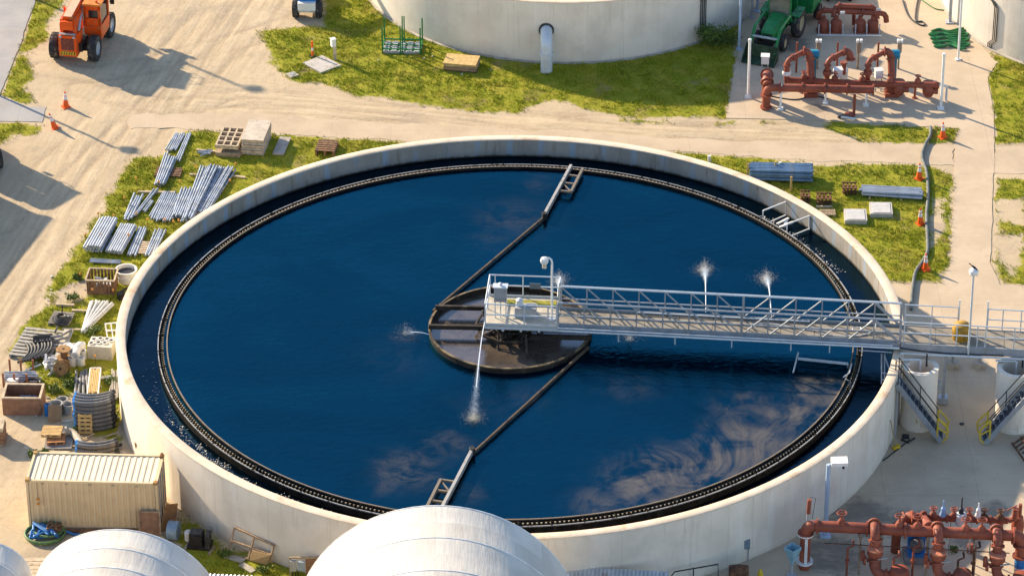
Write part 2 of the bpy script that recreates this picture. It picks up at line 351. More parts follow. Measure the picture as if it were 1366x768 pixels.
def ragged(poly, amp, step=.35):
    o = []
    for a, c in zip(poly, np.roll(poly, -1, 0)):
        n = max(1, int(np.hypot(*(c-a))/step)); n = min(n, 160); nr = np.array([-(c-a)[1], (c-a)[0]])/max(1e-6, np.hypot(*(c-a)))
        for i in range(n): q = a+(c-a)*i/n; o.append(q+nr*amp*2.4*fbm(np.array([q]), 1.1)[0])
    return np.array(o)
def sheet(name, poly, m, z): struct(name, MB().prism([tuple(p) for p in poly[::-1]], z-.25, z), m)
sheet('pavement', ragged(PAVE, .06), cc, .012); sheet('road', ragged(LEFTROAD, .10), cg, .016); sheet('driveway', ragged(DRIVE, .12), cg, .008)
sheet('path', ragged(PATH, .38), cp, .004); sheet('path', ragged(PATH2, .3), cp, .004)
# ================================================================== CLARIFIER
RIM = 3.15
t = NT('tank_concrete'); o = t.obj(); xyz = t.n('ShaderNodeSeparateXYZ'); t.put(xyz.inputs[0], o)
stv = t.scl(o, 1.6, 1.6, .12)
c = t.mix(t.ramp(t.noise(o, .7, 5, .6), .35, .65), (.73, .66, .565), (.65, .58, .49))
c = t.mix(t.math('MULTIPLY', t.ramp(t.noise(stv, 2.2, 6, .65), .55, .74), .40), c, (.48, .41, .32))
c = t.mix(t.math('MULTIPLY', t.ramp(t.noise(t.scl(o, 1, 1, .05), 2.0, 3, .5), .57, .72), .35), c, (.78, .74, .68))
an_ = t.math('MULTIPLY', t.math('ARCTAN2', xyz.outputs[1], xyz.outputs[0]), 36/(2*PI)); ce = t.math('ABSOLUTE', t.math('SUBTRACT', t.math('FRACT', an_), .5))
c = t.mix(t.math('MULTIPLY', t.ramp(ce, .010, .002), .35), c, (.40, .35, .29))
drip = t.math('MULTIPLY', t.ramp(t.noise(t.scl(o, 3.5, 3.5, .10), 2.4, 4, .6), .60, .72), t.ramp(t.math('ADD', xyz.outputs[2], t.math('MULTIPLY', t.noise(o, 1.6, 3), 1.6)), 2.2, 3.9))
c = t.mix(t.math('MULTIPLY', drip, .5), c, (.42, .33, .23)); c = t.mix(t.math('MULTIPLY', t.ramp(t.noise(o, .35, 6, .7), .55, .68), .4), c, (.58, .52, .45))
low = t.math('MULTIPLY', t.ramp(t.math('ADD', xyz.outputs[2], t.math('MULTIPLY', t.noise(o, 2.5, 5, .7), .8)), .75, .15), .45)
c = t.mix(low, c, (.42, .34, .24)); t.base(c, .85, 0, .25); t.bump(t.noise(o, 7, 5, .7), .25, .02); TANKM = t.m
t = NT('tank_inner_concrete'); o = t.obj(); xyz = t.n('ShaderNodeSeparateXYZ'); t.put(xyz.inputs[0], o)
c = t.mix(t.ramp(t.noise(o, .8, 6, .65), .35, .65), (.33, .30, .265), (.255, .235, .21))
ang = t.math('MULTIPLY', t.math('ARCTAN2', xyz.outputs[1], xyz.outputs[0]), 70.0/ (2*PI)*1.0)
cell = t.math('ABSOLUTE', t.math('SUBTRACT', t.math('FRACT', t.math('MULTIPLY', ang, 1.0)), .5))
strp = t.math('MULTIPLY', t.ramp(cell, .15, .03), t.ramp(t.noise(t.scl(o, 1, 1, .3), 1.7, 3), .30, .55))
c = t.mix(t.math('MULTIPLY', strp, .7), c, (.24, .33, .43))
c = t.mix(t.math('MULTIPLY', t.ramp(t.noise(t.scl(o, 1.5, 1.5, .15), 2.0, 6, .7), .52, .66), .7), c, (.17, .14, .10))
wl = t.math('ADD', xyz.outputs[2], t.math('MULTIPLY', t.math('SUBTRACT', t.noise(o, 3, 4), .5), .18))
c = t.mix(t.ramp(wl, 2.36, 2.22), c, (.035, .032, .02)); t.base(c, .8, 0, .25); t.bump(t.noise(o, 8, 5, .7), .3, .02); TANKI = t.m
t = NT('coping_concrete'); o = t.obj()
c = t.mix(t.ramp(t.noise(o, 1.2, 6, .65), .35, .65), (.72, .60, .46), (.60, .49, .37))
c = t.mix(t.math('MULTIPLY', t.ramp(t.noise(o, .55, 5, .7), .56, .70), .6), c, (.48, .26, .12))
c = t.mix(t.math('MULTIPLY', t.ramp(t.noise(o, 3.5, 6, .7), .57, .72), .5), c, (.36, .28, .20)); t.base(c, .9, 0, .2); t.bump(t.noise(o, 10, 5, .7), .3, .02); COPM = t.m
def tank(name, label, c, ro, rim, ri):
    th = thing(name, label, 'clarifier', (c[0], c[1], 0))
    part('wall', MB().lathe([(ro, -.3), (ro, rim-.06), (ro-.1, rim-.055)], 256), TANKM, th, True)
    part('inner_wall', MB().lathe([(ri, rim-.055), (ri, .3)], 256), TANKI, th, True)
    part('coping', MB().lathe([(ro+.012, rim-.058), (ro+.012, rim-.015), (ro-.012, rim), (ri+.012, rim), (ri-.012, rim-.015), (ri-.012, rim-.058)], 256), COPM, th, True)
    if rim > RIM: part('footing', MB().lathe([(ro+.16, -.3), (ro+.16, .05), (ro-.02, .08)], 200), conc, th, True)
    return th
TK = tank('clarifier_tank', 'large open cream concrete round tank full of dark blue water', (0, 0), 17.5, RIM, 17.08)
darkwet = mat('wet_dark_steel', (.020, .018, .016), .85, 0, .35, 3, (.08, .06, .04), .66, 4, 0, None, .05)
tanmetal = mat('weathered_weir', (.20, .165, .125), .6, .1, .2, 4, (.2, .15, .1), .6, 4)
part('launder_wall', MB().lathe([(15.68, 1.2), (15.68, 2.5), (15.59, 2.5), (15.59, 1.2)], 256), darkwet, TK, True)
part('launder_edge', MB().lathe([(15.683, 2.502), (15.683, 2.55), (15.645, 2.55), (15.645, 2.502)], 256, closed=True), mat('launder_lip', (.46, .45, .43), .45, .3, .2, 3, (.12, .10, .08), .58, 3), TK, True)
part('scum_baffle', MB().lathe([(15.29, 1.9), (15.29, 2.63), (15.23, 2.63), (15.23, 1.9)], 256), darkwet, TK, True)
part('baffle_edge', MB().lathe([(15.292, 2.6), (15.292, 2.64), (15.236, 2.64), (15.236, 2.6)], 256, closed=True), tanmetal, TK, True)
b = MB(); n = 512
for j in range(n):
    for i in range(3):
        a0 = 2*PI*(j+i/3)/n; a1 = 2*PI*(j+(i+1)/3)/n; z0 = (2.6, 2.6, 2.5)[i]; z1 = (2.6, 2.5, 2.6)[i]
        vs = []
        for r in (15.44, 15.46):
            vs += [(r*cos(a0), r*sin(a0), 2.2), (r*cos(a1), r*sin(a1), 2.2), (r*cos(a1), r*sin(a1), z1), (r*cos(a0), r*sin(a0), z0)]
        b.add(vs, [(3, 2, 1, 0), (4, 5, 6, 7), (3, 7, 6, 2)])
part('weir_plate', b, darkwet, TK)
t = NT('foam_water'); t.base((.62, .57, .47), .5, 0, .5); FOAM = t.m
t = NT('overflow'); t.base((.50, .41, .27), .3, 0, .6); OVER = t.m
b = MB()
for j in range(n):
    a = 2*PI*(j+2/3)/n; s_ = random.uniform(.7, 1.25)
    b.box((15.45*cos(a), 15.45*sin(a), 2.535), (.05, .07*s_, .045), a)
    b.box((15.53*cos(a), 15.53*sin(a), 2.46), (.05, .035*s_, .02), a)
part('overflow_water', b, OVER, TK)
for j in range(72):
    a = 2*PI*j/72+.02; b = MB()
    b.bar((15.26*cos(a), 15.26*sin(a), 2.60), (15.70*cos(a), 15.70*sin(a), 2.56), .025, .025)
    if j % 9 == 0: b.box((15.50*cos(a), 15.50*sin(a), 2.62), (.12, .08, .05), a)
    part('bracket', b, darkwet, TK)
# walls frames fixed to the rim
def wallframe(px1, px2, px3, px4):
    b = MB(); r = .035
    p1 = W(*px1, 2.95); p1b = Vector((p1.x, p1.y, 2.1)); q = W(*px2, 2.75); qb = Vector((q.x, q.y, 2.0))
    b.tube(p1, p1b, r, 6); b.tube(p1, q, r, 6); b.tube(q, qb, r, 6)
    b.tube(W(*px3, 2.35), W(*px4, 2.3), r, 6); return b
part('launder_frame', wallframe((1049, 269), (1018, 281), (1048, 287), (1025, 297)), whitepaint, TK)
part('launder_frame', wallframe((1080, 288), (1050, 299), (1080, 305), (1055, 315)), whitepaint, TK)
b = MB(); b.M = None
for (a_, c_) in (((1036, 299), (1052, 291)), ((1040, 303), (1058, 296)), ((1046, 303), (1050, 292))): b.bar(W(*a_, 2.3), W(*c_, 2.42), .12, .06)
part('outlet_valve', b, pvc, TK)
b = MB(); r = .03
b.tube(W(1146, 467, 2.8), W(1190, 470, 2.9), r, 6)
for x in (1176, 1180):
    b.tube(W(x, 472, 2.8), W(x, 512, 2.2), r, 6)
b.tube(W(1180, 474, 2.8), W(1192, 508, 2.2), r, 6); b.tube(W(1176, 497, 2.4), W(1190, 499, 2.4), r, 6); b.tube(W(1176, 506, 2.3), W(1189, 507, 2.3), r, 6)
part('ladder', b, alu, TK)
b = MB(); b.bar(W(1065, 478, 2.75), W(1131, 485, 2.75), .10, .08); b.tube(W(1065, 470, 2.8), W(1058, 497, 2.5), .035, 6); b.tube(W(1131, 485, 2.75), W(1131, 490, 2.5), .04, 6)
part('scum_pipe', b, alu, TK)
b = MB(); b.path([W(1125, 503, 2.7), W(1133, 497, 2.75), W(1136, 485, 2.75)], .03, 6); b.path([W(1128, 505, 2.7), W(1134, 509, 2.5), W(1134, 518, 2.3)], .03, 6)
part('spray_pipe', b, alu, TK)
# water
def water_mat(name, body, scum, rings=(), mirror=(.006, .056, .090)):
    t = NT(name); o = t.obj()
    b_ = t.mix(t.ramp(t.noise(o, .25, 4), .3, .7), k(body, .85), k(body, 1.15))
    f = 0.0
    if scum:
        # swirl around one eddy, then stretched filaments
        sw = W(885, 640, 2.5)
        dv = t.n('ShaderNodeVectorMath', operation='DISTANCE'); t.put(dv.inputs[0], o); dv.inputs[1].default_value = (sw.x, sw.y, 2.5)
        an = t.math('MULTIPLY', t.ramp(dv.outputs['Value'], 5.5, 0), 1.9)
        vr = t.n('ShaderNodeVectorRotate', rotation_type='Z_AXIS'); t.put(vr.inputs['Vector'], o); vr.inputs['Center'].default_value = (sw.x, sw.y, 2.5); t.put(vr.inputs['Angle'], an)
        wn = t.n('ShaderNodeTexNoise'); t.put(wn.inputs['Vector'], vr.outputs[0]); wn.inputs['Scale'].default_value = .30; wn.inputs['Detail'].default_value = 3
        wo_ = t.n('ShaderNodeVectorMath', operation='MULTIPLY_ADD'); t.put(wo_.inputs[0], wn.outputs['Color']); wo_.inputs[1].default_value = (3.4, 3.4, 0); t.put(wo_.inputs[2], vr.outputs[0])
        sx = t.n('ShaderNodeSeparateXYZ'); t.put(sx.inputs[0], wo_.outputs[0])
        rr = t.math('SQRT', t.math('ADD', t.math('MULTIPLY', sx.outputs[0], sx.outputs[0]), t.math('MULTIPLY', sx.outputs[1], sx.outputs[1]))); th_ = t.math('ARCTAN2', sx.outputs[1], sx.outputs[0])
        cv = t.n('ShaderNodeCombineXYZ'); t.put(cv.inputs[0], rr); t.put(cv.inputs[1], t.math('MULTIPLY', th_, 3.6)); sv = cv.outputs[0]
        fil = t.noise(sv, 1.0, 9, .62, .6); fil2 = t.noise(o, .42, 6, .62, .8)
        ra = t.math('SUBTRACT', 1.0, t.math('ABSOLUTE', t.math('MULTIPLY', t.math('SUBTRACT', t.noise(sv, .9, 5, .55, .8), .5), 9.0)), True)
        rb = t.math('SUBTRACT', 1.0, t.math('ABSOLUTE', t.math('MULTIPLY', t.math('SUBTRACT', t.noise(sv, 2.1, 5, .6, .7), .5), 8.0)), True)
        tot = None
        for px, py, rad, am in ((885, 640, 3.4, 1.0), (955, 625, 3.2, .95), (1000, 590, 3.0, .95), (1065, 560, 2.4, .95), (1100, 525, 1.9, 1.25), (800, 670, 1.8, .6), (1000, 545, 2.4, .55), (545, 625, 2.3, .6), (520, 645, 1.5, .42), (590, 590, 2.0, .45), (620, 655, 1.6, .4), (685, 290, 2.6, .38), (655, 320, 1.6, .28), (715, 245, 1.6, .30), (520, 480, 2.2, .26), (640, 540, 2.2, .22), (540, 447, 1.0, .45), (840, 520, 2.0, .30), (700, 530, 1.5, .3)):
            q = W(px, py, 2.5); d = t.n('ShaderNodeVectorMath', operation='DISTANCE'); t.put(d.inputs[0], o); d.inputs[1].default_value = tuple(q)
            v = t.math('MULTIPLY', t.ramp(d.outputs['Value'], rad*1.25, rad*.15), am)
            tot = v if tot is None else t.math('MAXIMUM', tot, v)
        body = t.ramp(t.math('ADD', t.math('ADD', t.math('MULTIPLY', fil, .75), t.math('MULTIPLY', fil2, .45)), t.math('MULTIPLY', tot, .22)), .70, .88)
        f = t.math('MULTIPLY', body, t.math('MULTIPLY', t.ramp(tot, .15, 1.0), .25))
        f = t.math('ADD', f, t.math('MULTIPLY', t.math('ADD', t.math('MULTIPLY', ra, .20), t.math('MULTIPLY', rb, .15)), t.math('MULTIPLY', t.ramp(tot, .1, .8), t.ramp(fil2, .36, .58))))
        f = t.math('ADD', f, t.math('MULTIPLY', t.ramp(fil2, .42, .62), t.math('MULTIPLY', tot, .09)), True)
        f = t.math('MULTIPLY', f, .8)
        b_ = t.mix(f, b_, (.185, .155, .118))
        t.base(b_, t.math('ADD', t.math('MULTIPLY', f, .35), .08), 0, 0.0)
    else: t.base(b_, .08, 0, 0.0)
    t.b.inputs['IOR'].default_value = 1.33; t.b.inputs['Specular Tint'].default_value = (.22, .62, 1, 1)
    h = t.math('ADD', t.math('MULTIPLY', t.noise(t.scl(o, 1, 1.5, 1), 2.6, 5, .6, .4), .8), t.math('MULTIPLY', t.noise(o, 8, 3, .6), .2))
    for px, py, am in rings:
        q = W(px, py, 2.5); d = t.n('ShaderNodeVectorMath', operation='DISTANCE'); t.put(d.inputs[0], o); d.inputs[1].default_value = tuple(q)
        v = t.math('MULTIPLY', t.math('SINE', t.math('MULTIPLY', d.outputs['Value'], 22)), t.math('MULTIPLY', t.ramp(d.outputs['Value'], 2.6, .1), am)); h = t.math('ADD', h, v)
    t.bump(h, .8, .032)
    nrm = t.b.inputs['Normal'].links[0].from_socket
    gl = t.n('ShaderNodeBsdfGlossy'); t.put(gl.inputs['Color'], t.mix(t.ramp(t.noise(t.scl(o, .5, 1, 1), .22, 5, .6, .8), .36, .66), k(mirror, .86), k(mirror, 1.05))); t.put(gl.inputs['Roughness'], t.ramp(t.noise(t.scl(o, .5, 1, 1), .30, 4), .35, .65, .05, .10)); t.put(gl.inputs['Normal'], nrm)
    ad = t.n('ShaderNodeAddShader'); t.t.links.new(t.b.outputs[0], ad.inputs[0])
    mx = t.n('ShaderNodeMixShader'); t.put(mx.inputs[0], t.math('MULTIPLY', f, 1.0)); t.t.links.new(gl.outputs[0], mx.inputs[1])
    g2 = t.n('ShaderNodeBsdfGlossy'); g2.inputs['Color'].default_value = (*k(mirror, .35), 1); g2.inputs['Roughness'].default_value = .25; t.t.links.new(g2.outputs[0], mx.inputs[2])
    t.t.links.new(mx.outputs[0], ad.inputs[1]); t.t.links.new(ad.outputs[0], t.t.nodes['Material Output'].inputs['Surface']); return t.m
WAT = water_mat('tank_water', (.0003, .0035, .009), True, ((938, 352, .05), (1022, 362, .05), (632, 556, .05), (745, 372, .05), (540, 445, .03), (808, 468, .06)))
WAT2 = water_mat('launder_water', (.0004, .0022, .005), False, (), (.014, .034, .052))
struct('water', MB().lathe([(.0001, 2.5), (15.44, 2.5)], 192), WAT)
struct('water', MB().lathe([(15.68, 2.2), (17.08, 2.2)], 192), WAT2)
# splashes below the overflowing weir
b = MB()
for i in range(700):
    a = R(random.choice((random.gauss(224, 13), random.gauss(224, 13), random.gauss(214, 12), random.uniform(20, 44))))
    r = 16.12+random.gauss(0, .11)+.12*sin(a*55); s_ = random.uniform(.008, .034); z = 2.2+random.uniform(-.004, .02)
    ra = random.uniform(.6, 3.0)
    b.M = Matrix.Translation((r*cos(a), r*sin(a), z)) @ Matrix.Rotation(a+random.gauss(0, .5), 4, 'Z')
    b.add([(-s_*ra, 0, 0), (0, -s_, 0), (s_*ra, 0, 0), (0, s_, 0), (0, 0, s_*.6), (0, 0, -s_*.3)], [(0, 1, 4), (1, 2, 4), (2, 3, 4), (3, 0, 4), (1, 0, 5), (2, 1, 5), (3, 2, 5), (0, 3, 5)])
b.M = None
o = struct('splash_foam', b, FOAM, 'stuff'); tag(o, 'white splashes of overflow water along the outer launder channel', 'foam', None, 'stuff')
# ================================================================== ROTATING SKIMMER + FEED WELL
SK = thing('skimmer_mechanism', 'dark round feed well with two long skimmer arms in the middle of the blue water', 'skimmer', (0, 0, 2.5), 0, None, True)
wellrust = mat('well_steel', (.035, .026, .02), .7, .2, .35, 2, (.12, .09, .055), .62, 2.5, .2)
part('feed_well', MB().lathe([(3.63, 1.9), (3.63, 2.76), (3.55, 2.76), (3.55, 1.9)], 96), wellrust, SK, True)
part('well_rim', MB().lathe([(3.65, 2.73), (3.65, 2.785), (3.55, 2.785), (3.55, 2.765), (3.635, 2.765), (3.635, 2.73)], 96, closed=True), mat('well_rim_paint', (.22, .16, .085), .7, .1, .3, 2, (.045, .035, .025), .50, 1.2), SK, True)
ZA = 2.62
for (x1, x2, y) in ((-3.35, -.7, 1.45), (-3.62, -.7, -.25), (.9, 3.6, -1.15), (.9, 3.6, .85)):
    b = MB(); b.bar((x1, y, 2.92), (x2, y-.15*(x2-x1)/3, 2.92), .13, .2); part('radial_beam', b, wellrust, SK)
for s_ in (-1, 1):
    b = MB(); p = Vector((-3.5*s_*-1*-1, 0, 0))
for sgn in (1, -1):
    root = Vector((3.32*sgn, -1.86*sgn, ZA)); tip = Vector((-1.76*sgn, -10.5*sgn, ZA)); d = (tip-root).normalized(); sd_ = Vector((-d.y, d.x, 0))
    b = MB(); b.bar(root-d*.3, tip, .085, .12); part('skimmer_arm', b, mat('arm_steel', (.12, .085, .055), .6, .2, .25, 2, (.05, .035, .03), .55, 2), SK)
    e1 = Vector((-1.62*sgn, -10.2*sgn, ZA+.12)); e2 = Vector((-2.95*sgn, -15.05*sgn, ZA+.12)); f = (e2-e1).normalized(); fs = Vector((-f.y, f.x, 0))*(-1)
    b = MB(); b.bar(e1, e2, .13, .22); bl = part('skimmer_blade', b, mat('skimmer_grey', (.40, .38, .35), .5, .2, .18, 3, (.2, .16, .12), .6, 3), SK)
    m1 = e1.lerp(e2, .50)+fs*.65; m2 = e2.lerp(e1, .03)+fs*.62
    b = MB(); b.bar(m1, m2, .12, .16); part('scum_paddle', b, tanmetal, SK)
    for tt in (.50, .66, .82): part('paddle_brace', MB().bar(e1.lerp(e2, tt), e1.lerp(e2, tt)+fs*.65, .09, .1), tanmetal, SK)
    part('diagonal_brace', MB().bar(e1.lerp(e2, .52)+fs*.6, e1.lerp(e2, .66), .06, .06), tanmetal, SK)
    b = MB(); b.slab(e1+Vector((0, 0, -.14)), e2+Vector((0, 0, -.14)), e2+Vector((0, 0, -.5)), e1+Vector((0, 0, -.5)), fs*.03); part('rubber_skirt', b, dark, SK)
    b = MB(); b.box(tuple(e1), (.2, .26, .3), .3); part('hinge', b, dark, SK)
b = MB()
for i in range(8):
    a = 2*PI*i/8+.2; p = Vector((.75*cos(a), .75*sin(a), 2.2)); q = Vector((1.25*cos(a+.4), 1.25*sin(a+.4), 3.45)); b.bar(p, q, .08, .08); b.bar(p, (.75*cos(a+.785), .75*sin(a+.785), 2.9), .07, .07)
for i in range(10):
    a = 2*PI*i/10; a2 = 2*PI*(i+1)/10; p = Vector((1.55*cos(a), 1.55*sin(a), 2.85)); q = Vector((1.55*cos(a2), 1.55*sin(a2), 2.85)); b.bar(p, q, .07, .09); b.bar(p, (.9*cos(a2), .9*sin(a2), 3.35), .05, .05); b.bar(p, (.6*cos(a), .6*sin(a), 2.55), .05, .05)
part('drive_cage', b, wellrust, SK)
part('centre_column', MB().lathe([(.45, 1.9), (.45, 3.3), (.95, 3.32), (.95, 3.44), (.0001, 3.45)], 32), wellrust, SK, True)
b = MB(); b.lathe([(1.1, 2.98), (1.1, 3.06), (.98, 3.06), (.98, 2.98)], 40, closed=True); part('drive_ring', b, dark, SK)
for (x, y) in ((-.5, -1.0), (.7, -1.6)):
    b = MB(); b.tube((x, y, 3.3), (x*1.1, y*1.3-.5, 2.3), .05, 6); part('scraper_rod', b, wellrust, SK)
t = NT('well_scum'); o = t.obj()
c = t.mix(t.ramp(t.noise(o, .7, 7, .65, .8), .35, .65), (.05, .038, .028), (.085, .066, .05)); c = t.mix(t.ramp(t.noise(o, 3, 6, .7), .52, .68), c, (.035, .028, .022))
t.base(c, .22, 0, 0.0); t.bump(t.noise(o, 4, 6, .7), .2, .02)
gl = t.n('ShaderNodeBsdfGlossy'); gl.inputs['Color'].default_value = (.12, .13, .145, 1); gl.inputs['Roughness'].default_value = .16; t.put(gl.inputs['Normal'], t.b.inputs['Normal'].links[0].from_socket)
ad = t.n('ShaderNodeAddShader'); t.t.links.new(t.b.outputs[0], ad.inputs[0]); t.t.links.new(gl.outputs[0], ad.inputs[1]); t.t.links.new(ad.outputs[0], t.t.nodes['Material Output'].inputs['Surface'])
o = struct('scum', MB().lathe([(.0001, 2.512), (3.55, 2.512)], 64), t.m, 'stuff'); tag(o, 'brown floating scum inside the round feed well', 'scum', None, 'stuff')
# ================================================================== BRIDGE
ZD = 3.6
BB = R(-6.15); BR = thing('walkway_bridge', 'long galvanised truss footbridge from the tank rim to the centre platform', 'bridge', (0, -.37, ZD), BB)
L0, L1, HW, H = 2.2, 17.25, .73, 1.15
t = NT('bridge_deck'); o = t.obj(); c = t.mix(t.ramp(t.noise(o, 2, 6, .65), .4, .62), (.27, .24, .195), (.20, .18, .15)); c = t.mix(t.ramp(t.noise(o, 7, 5, .7), .6, .7), c, (.33, .26, .13))
br = t.n('ShaderNodeTexBrick', offset=0.0); t.put(br.inputs['Vector'], o); br.inputs['Scale'].default_value = 1; br.inputs['Brick Width'].default_value = 1.5; br.inputs['Row Height'].default_value = 3; br.inputs['Mortar Size'].default_value = .02
c = t.mix(br.outputs['Fac'], c, (.12, .1, .08)); t.base(c, .8, .1); t.bump(t.noise(o, 40, 2), .2, .01); DECK = t.m
b = MB(); b.box(((L0+L1)/2, 0, -.04), (L1-L0, 1.34, .06)); part('deck', b, DECK, BR)
bridgem = mat('bridge_galvanised', (.31, .335, .37), .45, .3, .14, 2, (.27, .28, .29), .6, 3)
npan = 13; dx = (L1-L0)/npan
for s_ in (-1, 1):
    y = s_*HW
    b = MB(); b.tube((L0, y, H), (L1, y, H), .055, 8); part('top_chord', b, alu if s_ > 0 else bridgem, BR)
    b = MB(); b.bar((L0, y, -.1), (L1, y, -.1), .08, .22); part('bottom_chord', b, bridgem, BR)
    b = MB(); b.bar((L0, y, .52), (L1, y, .52), .045, .05); part('mid_rail', b, bridgem, BR)
    b = MB(); b.bar((L0, y-.035*s_, .06), (L1, y-.035*s_, .06), .012, .12); part('toe_plate', b, bridgem, BR)
    for i in range(npan+1):
        x = L0+dx*i; b = MB(); q = .10 if i in (0, npan, 7) else .055
        b.bar((x, y, -.2 if s_ < 0 and i % 2 == 0 else 0), (x, y, H-.04), q, q); part('post', b, bridgem, BR)
        if i < npan:
            b = MB(); z0, z1 = (.0, H-.04) if i >= 7 else (H-.04, .0)
            if i == npan-1: z0, z1 = z1, z0
            b.bar((x, y+.01*s_, z0), (x+dx, y+.01*s_, z1), .045 if i < npan-1 else .10, .05 if i < npan-1 else .10); part('diagonal', b, bridgem, BR)
for i in range(7):
    b = MB(); x = L0+1+i*(L1-L0-2)/6; b.bar((x, -HW, -.16), (x, HW, -.16), .09, .1); part('cross_beam', b, bridgem, BR)
b = MB(); b.tube((L0-3.2, -HW-.12, -.2), (L1, -HW-.12, -.2), .055, 8); b.tube((L0-1, -HW-.15, -.05), (L1-.3, -HW-.15, -.07), .035, 6); part('cable_conduit', b, alu, BR)
b = MB(); b.tube((L0+3.4, HW-.15, .1), (L1-4, HW-.15, .08), .035, 6); part('water_pipe', b, alu, BR)
for x in (4.9, 7.4, 9.9, 12.5, 14.2):
    b = MB(); b.tube((x, -HW-.1, -.2), (x, -HW-.1, -.62), .035, 6); part('conduit_drop', b, alu, BR)
# platform
PR = R(-4.6); PL = thing('service_platform', 'square railed service platform at the end of the footbridge above the feed well', 'platform', (.58, -.12, ZD), PR)
px_, py_ = 1.62, 1.32
t = NT('platform_plate'); o = t.obj(); c = t.mix(t.ramp(t.noise(o, 1.5, 6, .65), .4, .62), (.50, .46, .38), (.40, .36, .29)); c = t.mix(t.ramp(t.noise(o, 5, 6, .7), .6, .7), c, (.25, .2, .14)); t.base(c, .75, .1)
part('platform_deck', MB().box((0, 0, -.03), (2*px_, 2*py_, .06)), t.m, PL)
part('moss_strip', MB().box((.33, .72, .012), (2.2, .56, .02)), mat('mossy_plate', (.26, .24, .03), .9, 0, .3, 6, (.16, .15, .04), .55, 3), PL)
b = MB()
for s_ in (-1, 1): b.bar((-px_, s_*py_, -.10), (px_, s_*py_, -.10), .07, .12); b.bar((s_*px_, -py_, -.10), (s_*px_, py_, -.10), .07, .12)
for x in (-.8, 0, .8): b.bar((x, -py_, -.17), (x, py_, -.17), .1, .2)
part('edge_beam', b, alu, PL)
def rail(parent, pts, z, posts, m, r=.03, zs=(.55, 1.08)):
    for h in zs:
        b = MB()
        for p, q in zip(pts[:-1], pts[1:]): b.tube((*p, z+h), (*q, z+h), r, 8)
        part('handrail' if h == zs[-1] else 'mid_rail', b, m, parent, True)
    for p in posts:
        b = MB(); b.tube((*p, z), (*p, z+zs[-1]), r, 6); part('rail_post', b, m, parent, True)
e = .04
rail(PL, [(px_-e, -py_+.03+.45*0), (-px_+e, -py_+.03), (-px_+e, py_-.03), (px_-e, py_-.03), (px_-e, .75)], 0,
     [(px_-e, -py_+.03), (.15, -py_+.03), (1.2, -py_+.03), (-px_+e, -py_+.03), (-px_+e, 0.1), (-px_+e, py_-.03), (-1.35, py_-.03), (-.1, py_-.03), (1.2, py_-.03), (px_-e, py_-.03), (px_-e, .75)], alu, .033)
for s_ in (-1, 1):
    b = MB(); b.bar((-px_, s_*(py_-.05), .05), (px_, s_*(py_-.05), .05), .012, .1); part('toe_plate', b, alu, PL)
b = MB(); b.box((.45, py_-.1, .62), (.5, .03, .28)); part('notice_plate', b, mat('dim_plate', (.10, .13, .16), .5), PL)
PLM = rotz((.58, -.12, ZD), PR)
def onpl(x, y, z=0): return PLM @ Vector((x, y, z))
TH_ = thing('control_cabinet', 'tall grey control cabinet on thin legs on the service platform', 'cabinet', onpl(-.95, -.62), PR)
part('cabinet_box', MB().box((0, 0, 1.25), (.56, .3, .72)), greysteel, TH_); part('cabinet_roof', MB().box((0, 0, 1.635), (.66, .4, .05)), alu, TH_)
part('door', MB().box((0, -.16, 1.22), (.46, .015, .58)), mat('cabinet_door', (.30, .31, .33), .45, .2), TH_); part('vent_cap', MB().lathe([(.06, 1.66), (.06, 1.74), (.10, 1.75), (.0001, 1.82)], 12), alu, TH_)
for x in (-.24, 0, .24):
    b = MB(); b.tube((x, 0, 0), (x, 0, .9), .03, 6); part('leg', b, alu, TH_)
TH_ = thing('drive_motor', 'low grey gearbox drive unit beside the control cabinet on the platform', 'motor', onpl(.15, -.35), PR)
part('gearbox', MB().box((0, 0, .26), (.95, .5, .48)), greysteel, TH_); part('motor_casing', MB().lathe([(.0001, 0), (.15, 0), (.16, .04), (.16, .28), (.08, .34), (.0001, .36)], 16, (-.28, .05, .5)), alu, TH_, True)
part('base_plate', MB().box((0, 0, .015), (1.1, .65, .03)), greysteel, TH_); part('shaft_cover', MB().lathe([(.0001, -.2), (.1, -.2), (.1, .2), (.0001, .2)], 12, (.25, .05, .52), 'x'), greysteel, TH_, True)
TH_ = thing('lamp_post', 'white lamp post with a globe lamp rising from the platform railing', 'lamp', onpl(1.33, -.62), PR)
b = MB(); b.path([(0, 0, 0), (0, 0, 2.9), (-.04, 0, 3.06), (-.12, 0, 3.12), (-.26, 0, 3.12)], .05, 8); part('post', b, whitepaint, TH_, True)
part('lamp_head', MB().lathe([(.0001, .0), (.08, .02), (.16, .1), (.19, .22), (.15, .34), (.0001, .4)], 16, (-.34, 0, 2.78)), whitepaint, TH_, True)
part('lamp_glass', MB().lathe([(.0001, 0), (.09, .03), (.10, .2), (.0001, .22)], 12, (-.34, 0, 2.6)), mat('lamp_glass', (.66, .56, .42), .3), TH_, True)
part('foot_plate', MB().box((0, 0, .02), (.24, .24, .04)), alu, TH_)
def hose(name, pts, r, m, label, cat, n=6, closed=False):
    b = MB(); b.path(pts, r, n, closed=closed); return solo(name, b, m, label, cat, smooth=True)
def spline(pts, k_=6):
    P = [Vector(p) for p in pts]; o = []
    for i in range(len(P)-1):
        a, b_, c_, d_ = P[max(i-1, 0)], P[i], P[i+1], P[min(i+2, len(P)-1)]
        for j in range(k_):
            t_ = j/k_; o.append(.5*((2*b_)+(c_-a)*t_+(2*a-5*b_+4*c_-d_)*t_*t_+(3*b_-a-3*c_+d_)*t_**3))
    return o+[P[-1]]
BRM = rotz((0, -.37, ZD), BB)
def onbr(x, y, z=0): return BRM @ Vector((x, y, z))
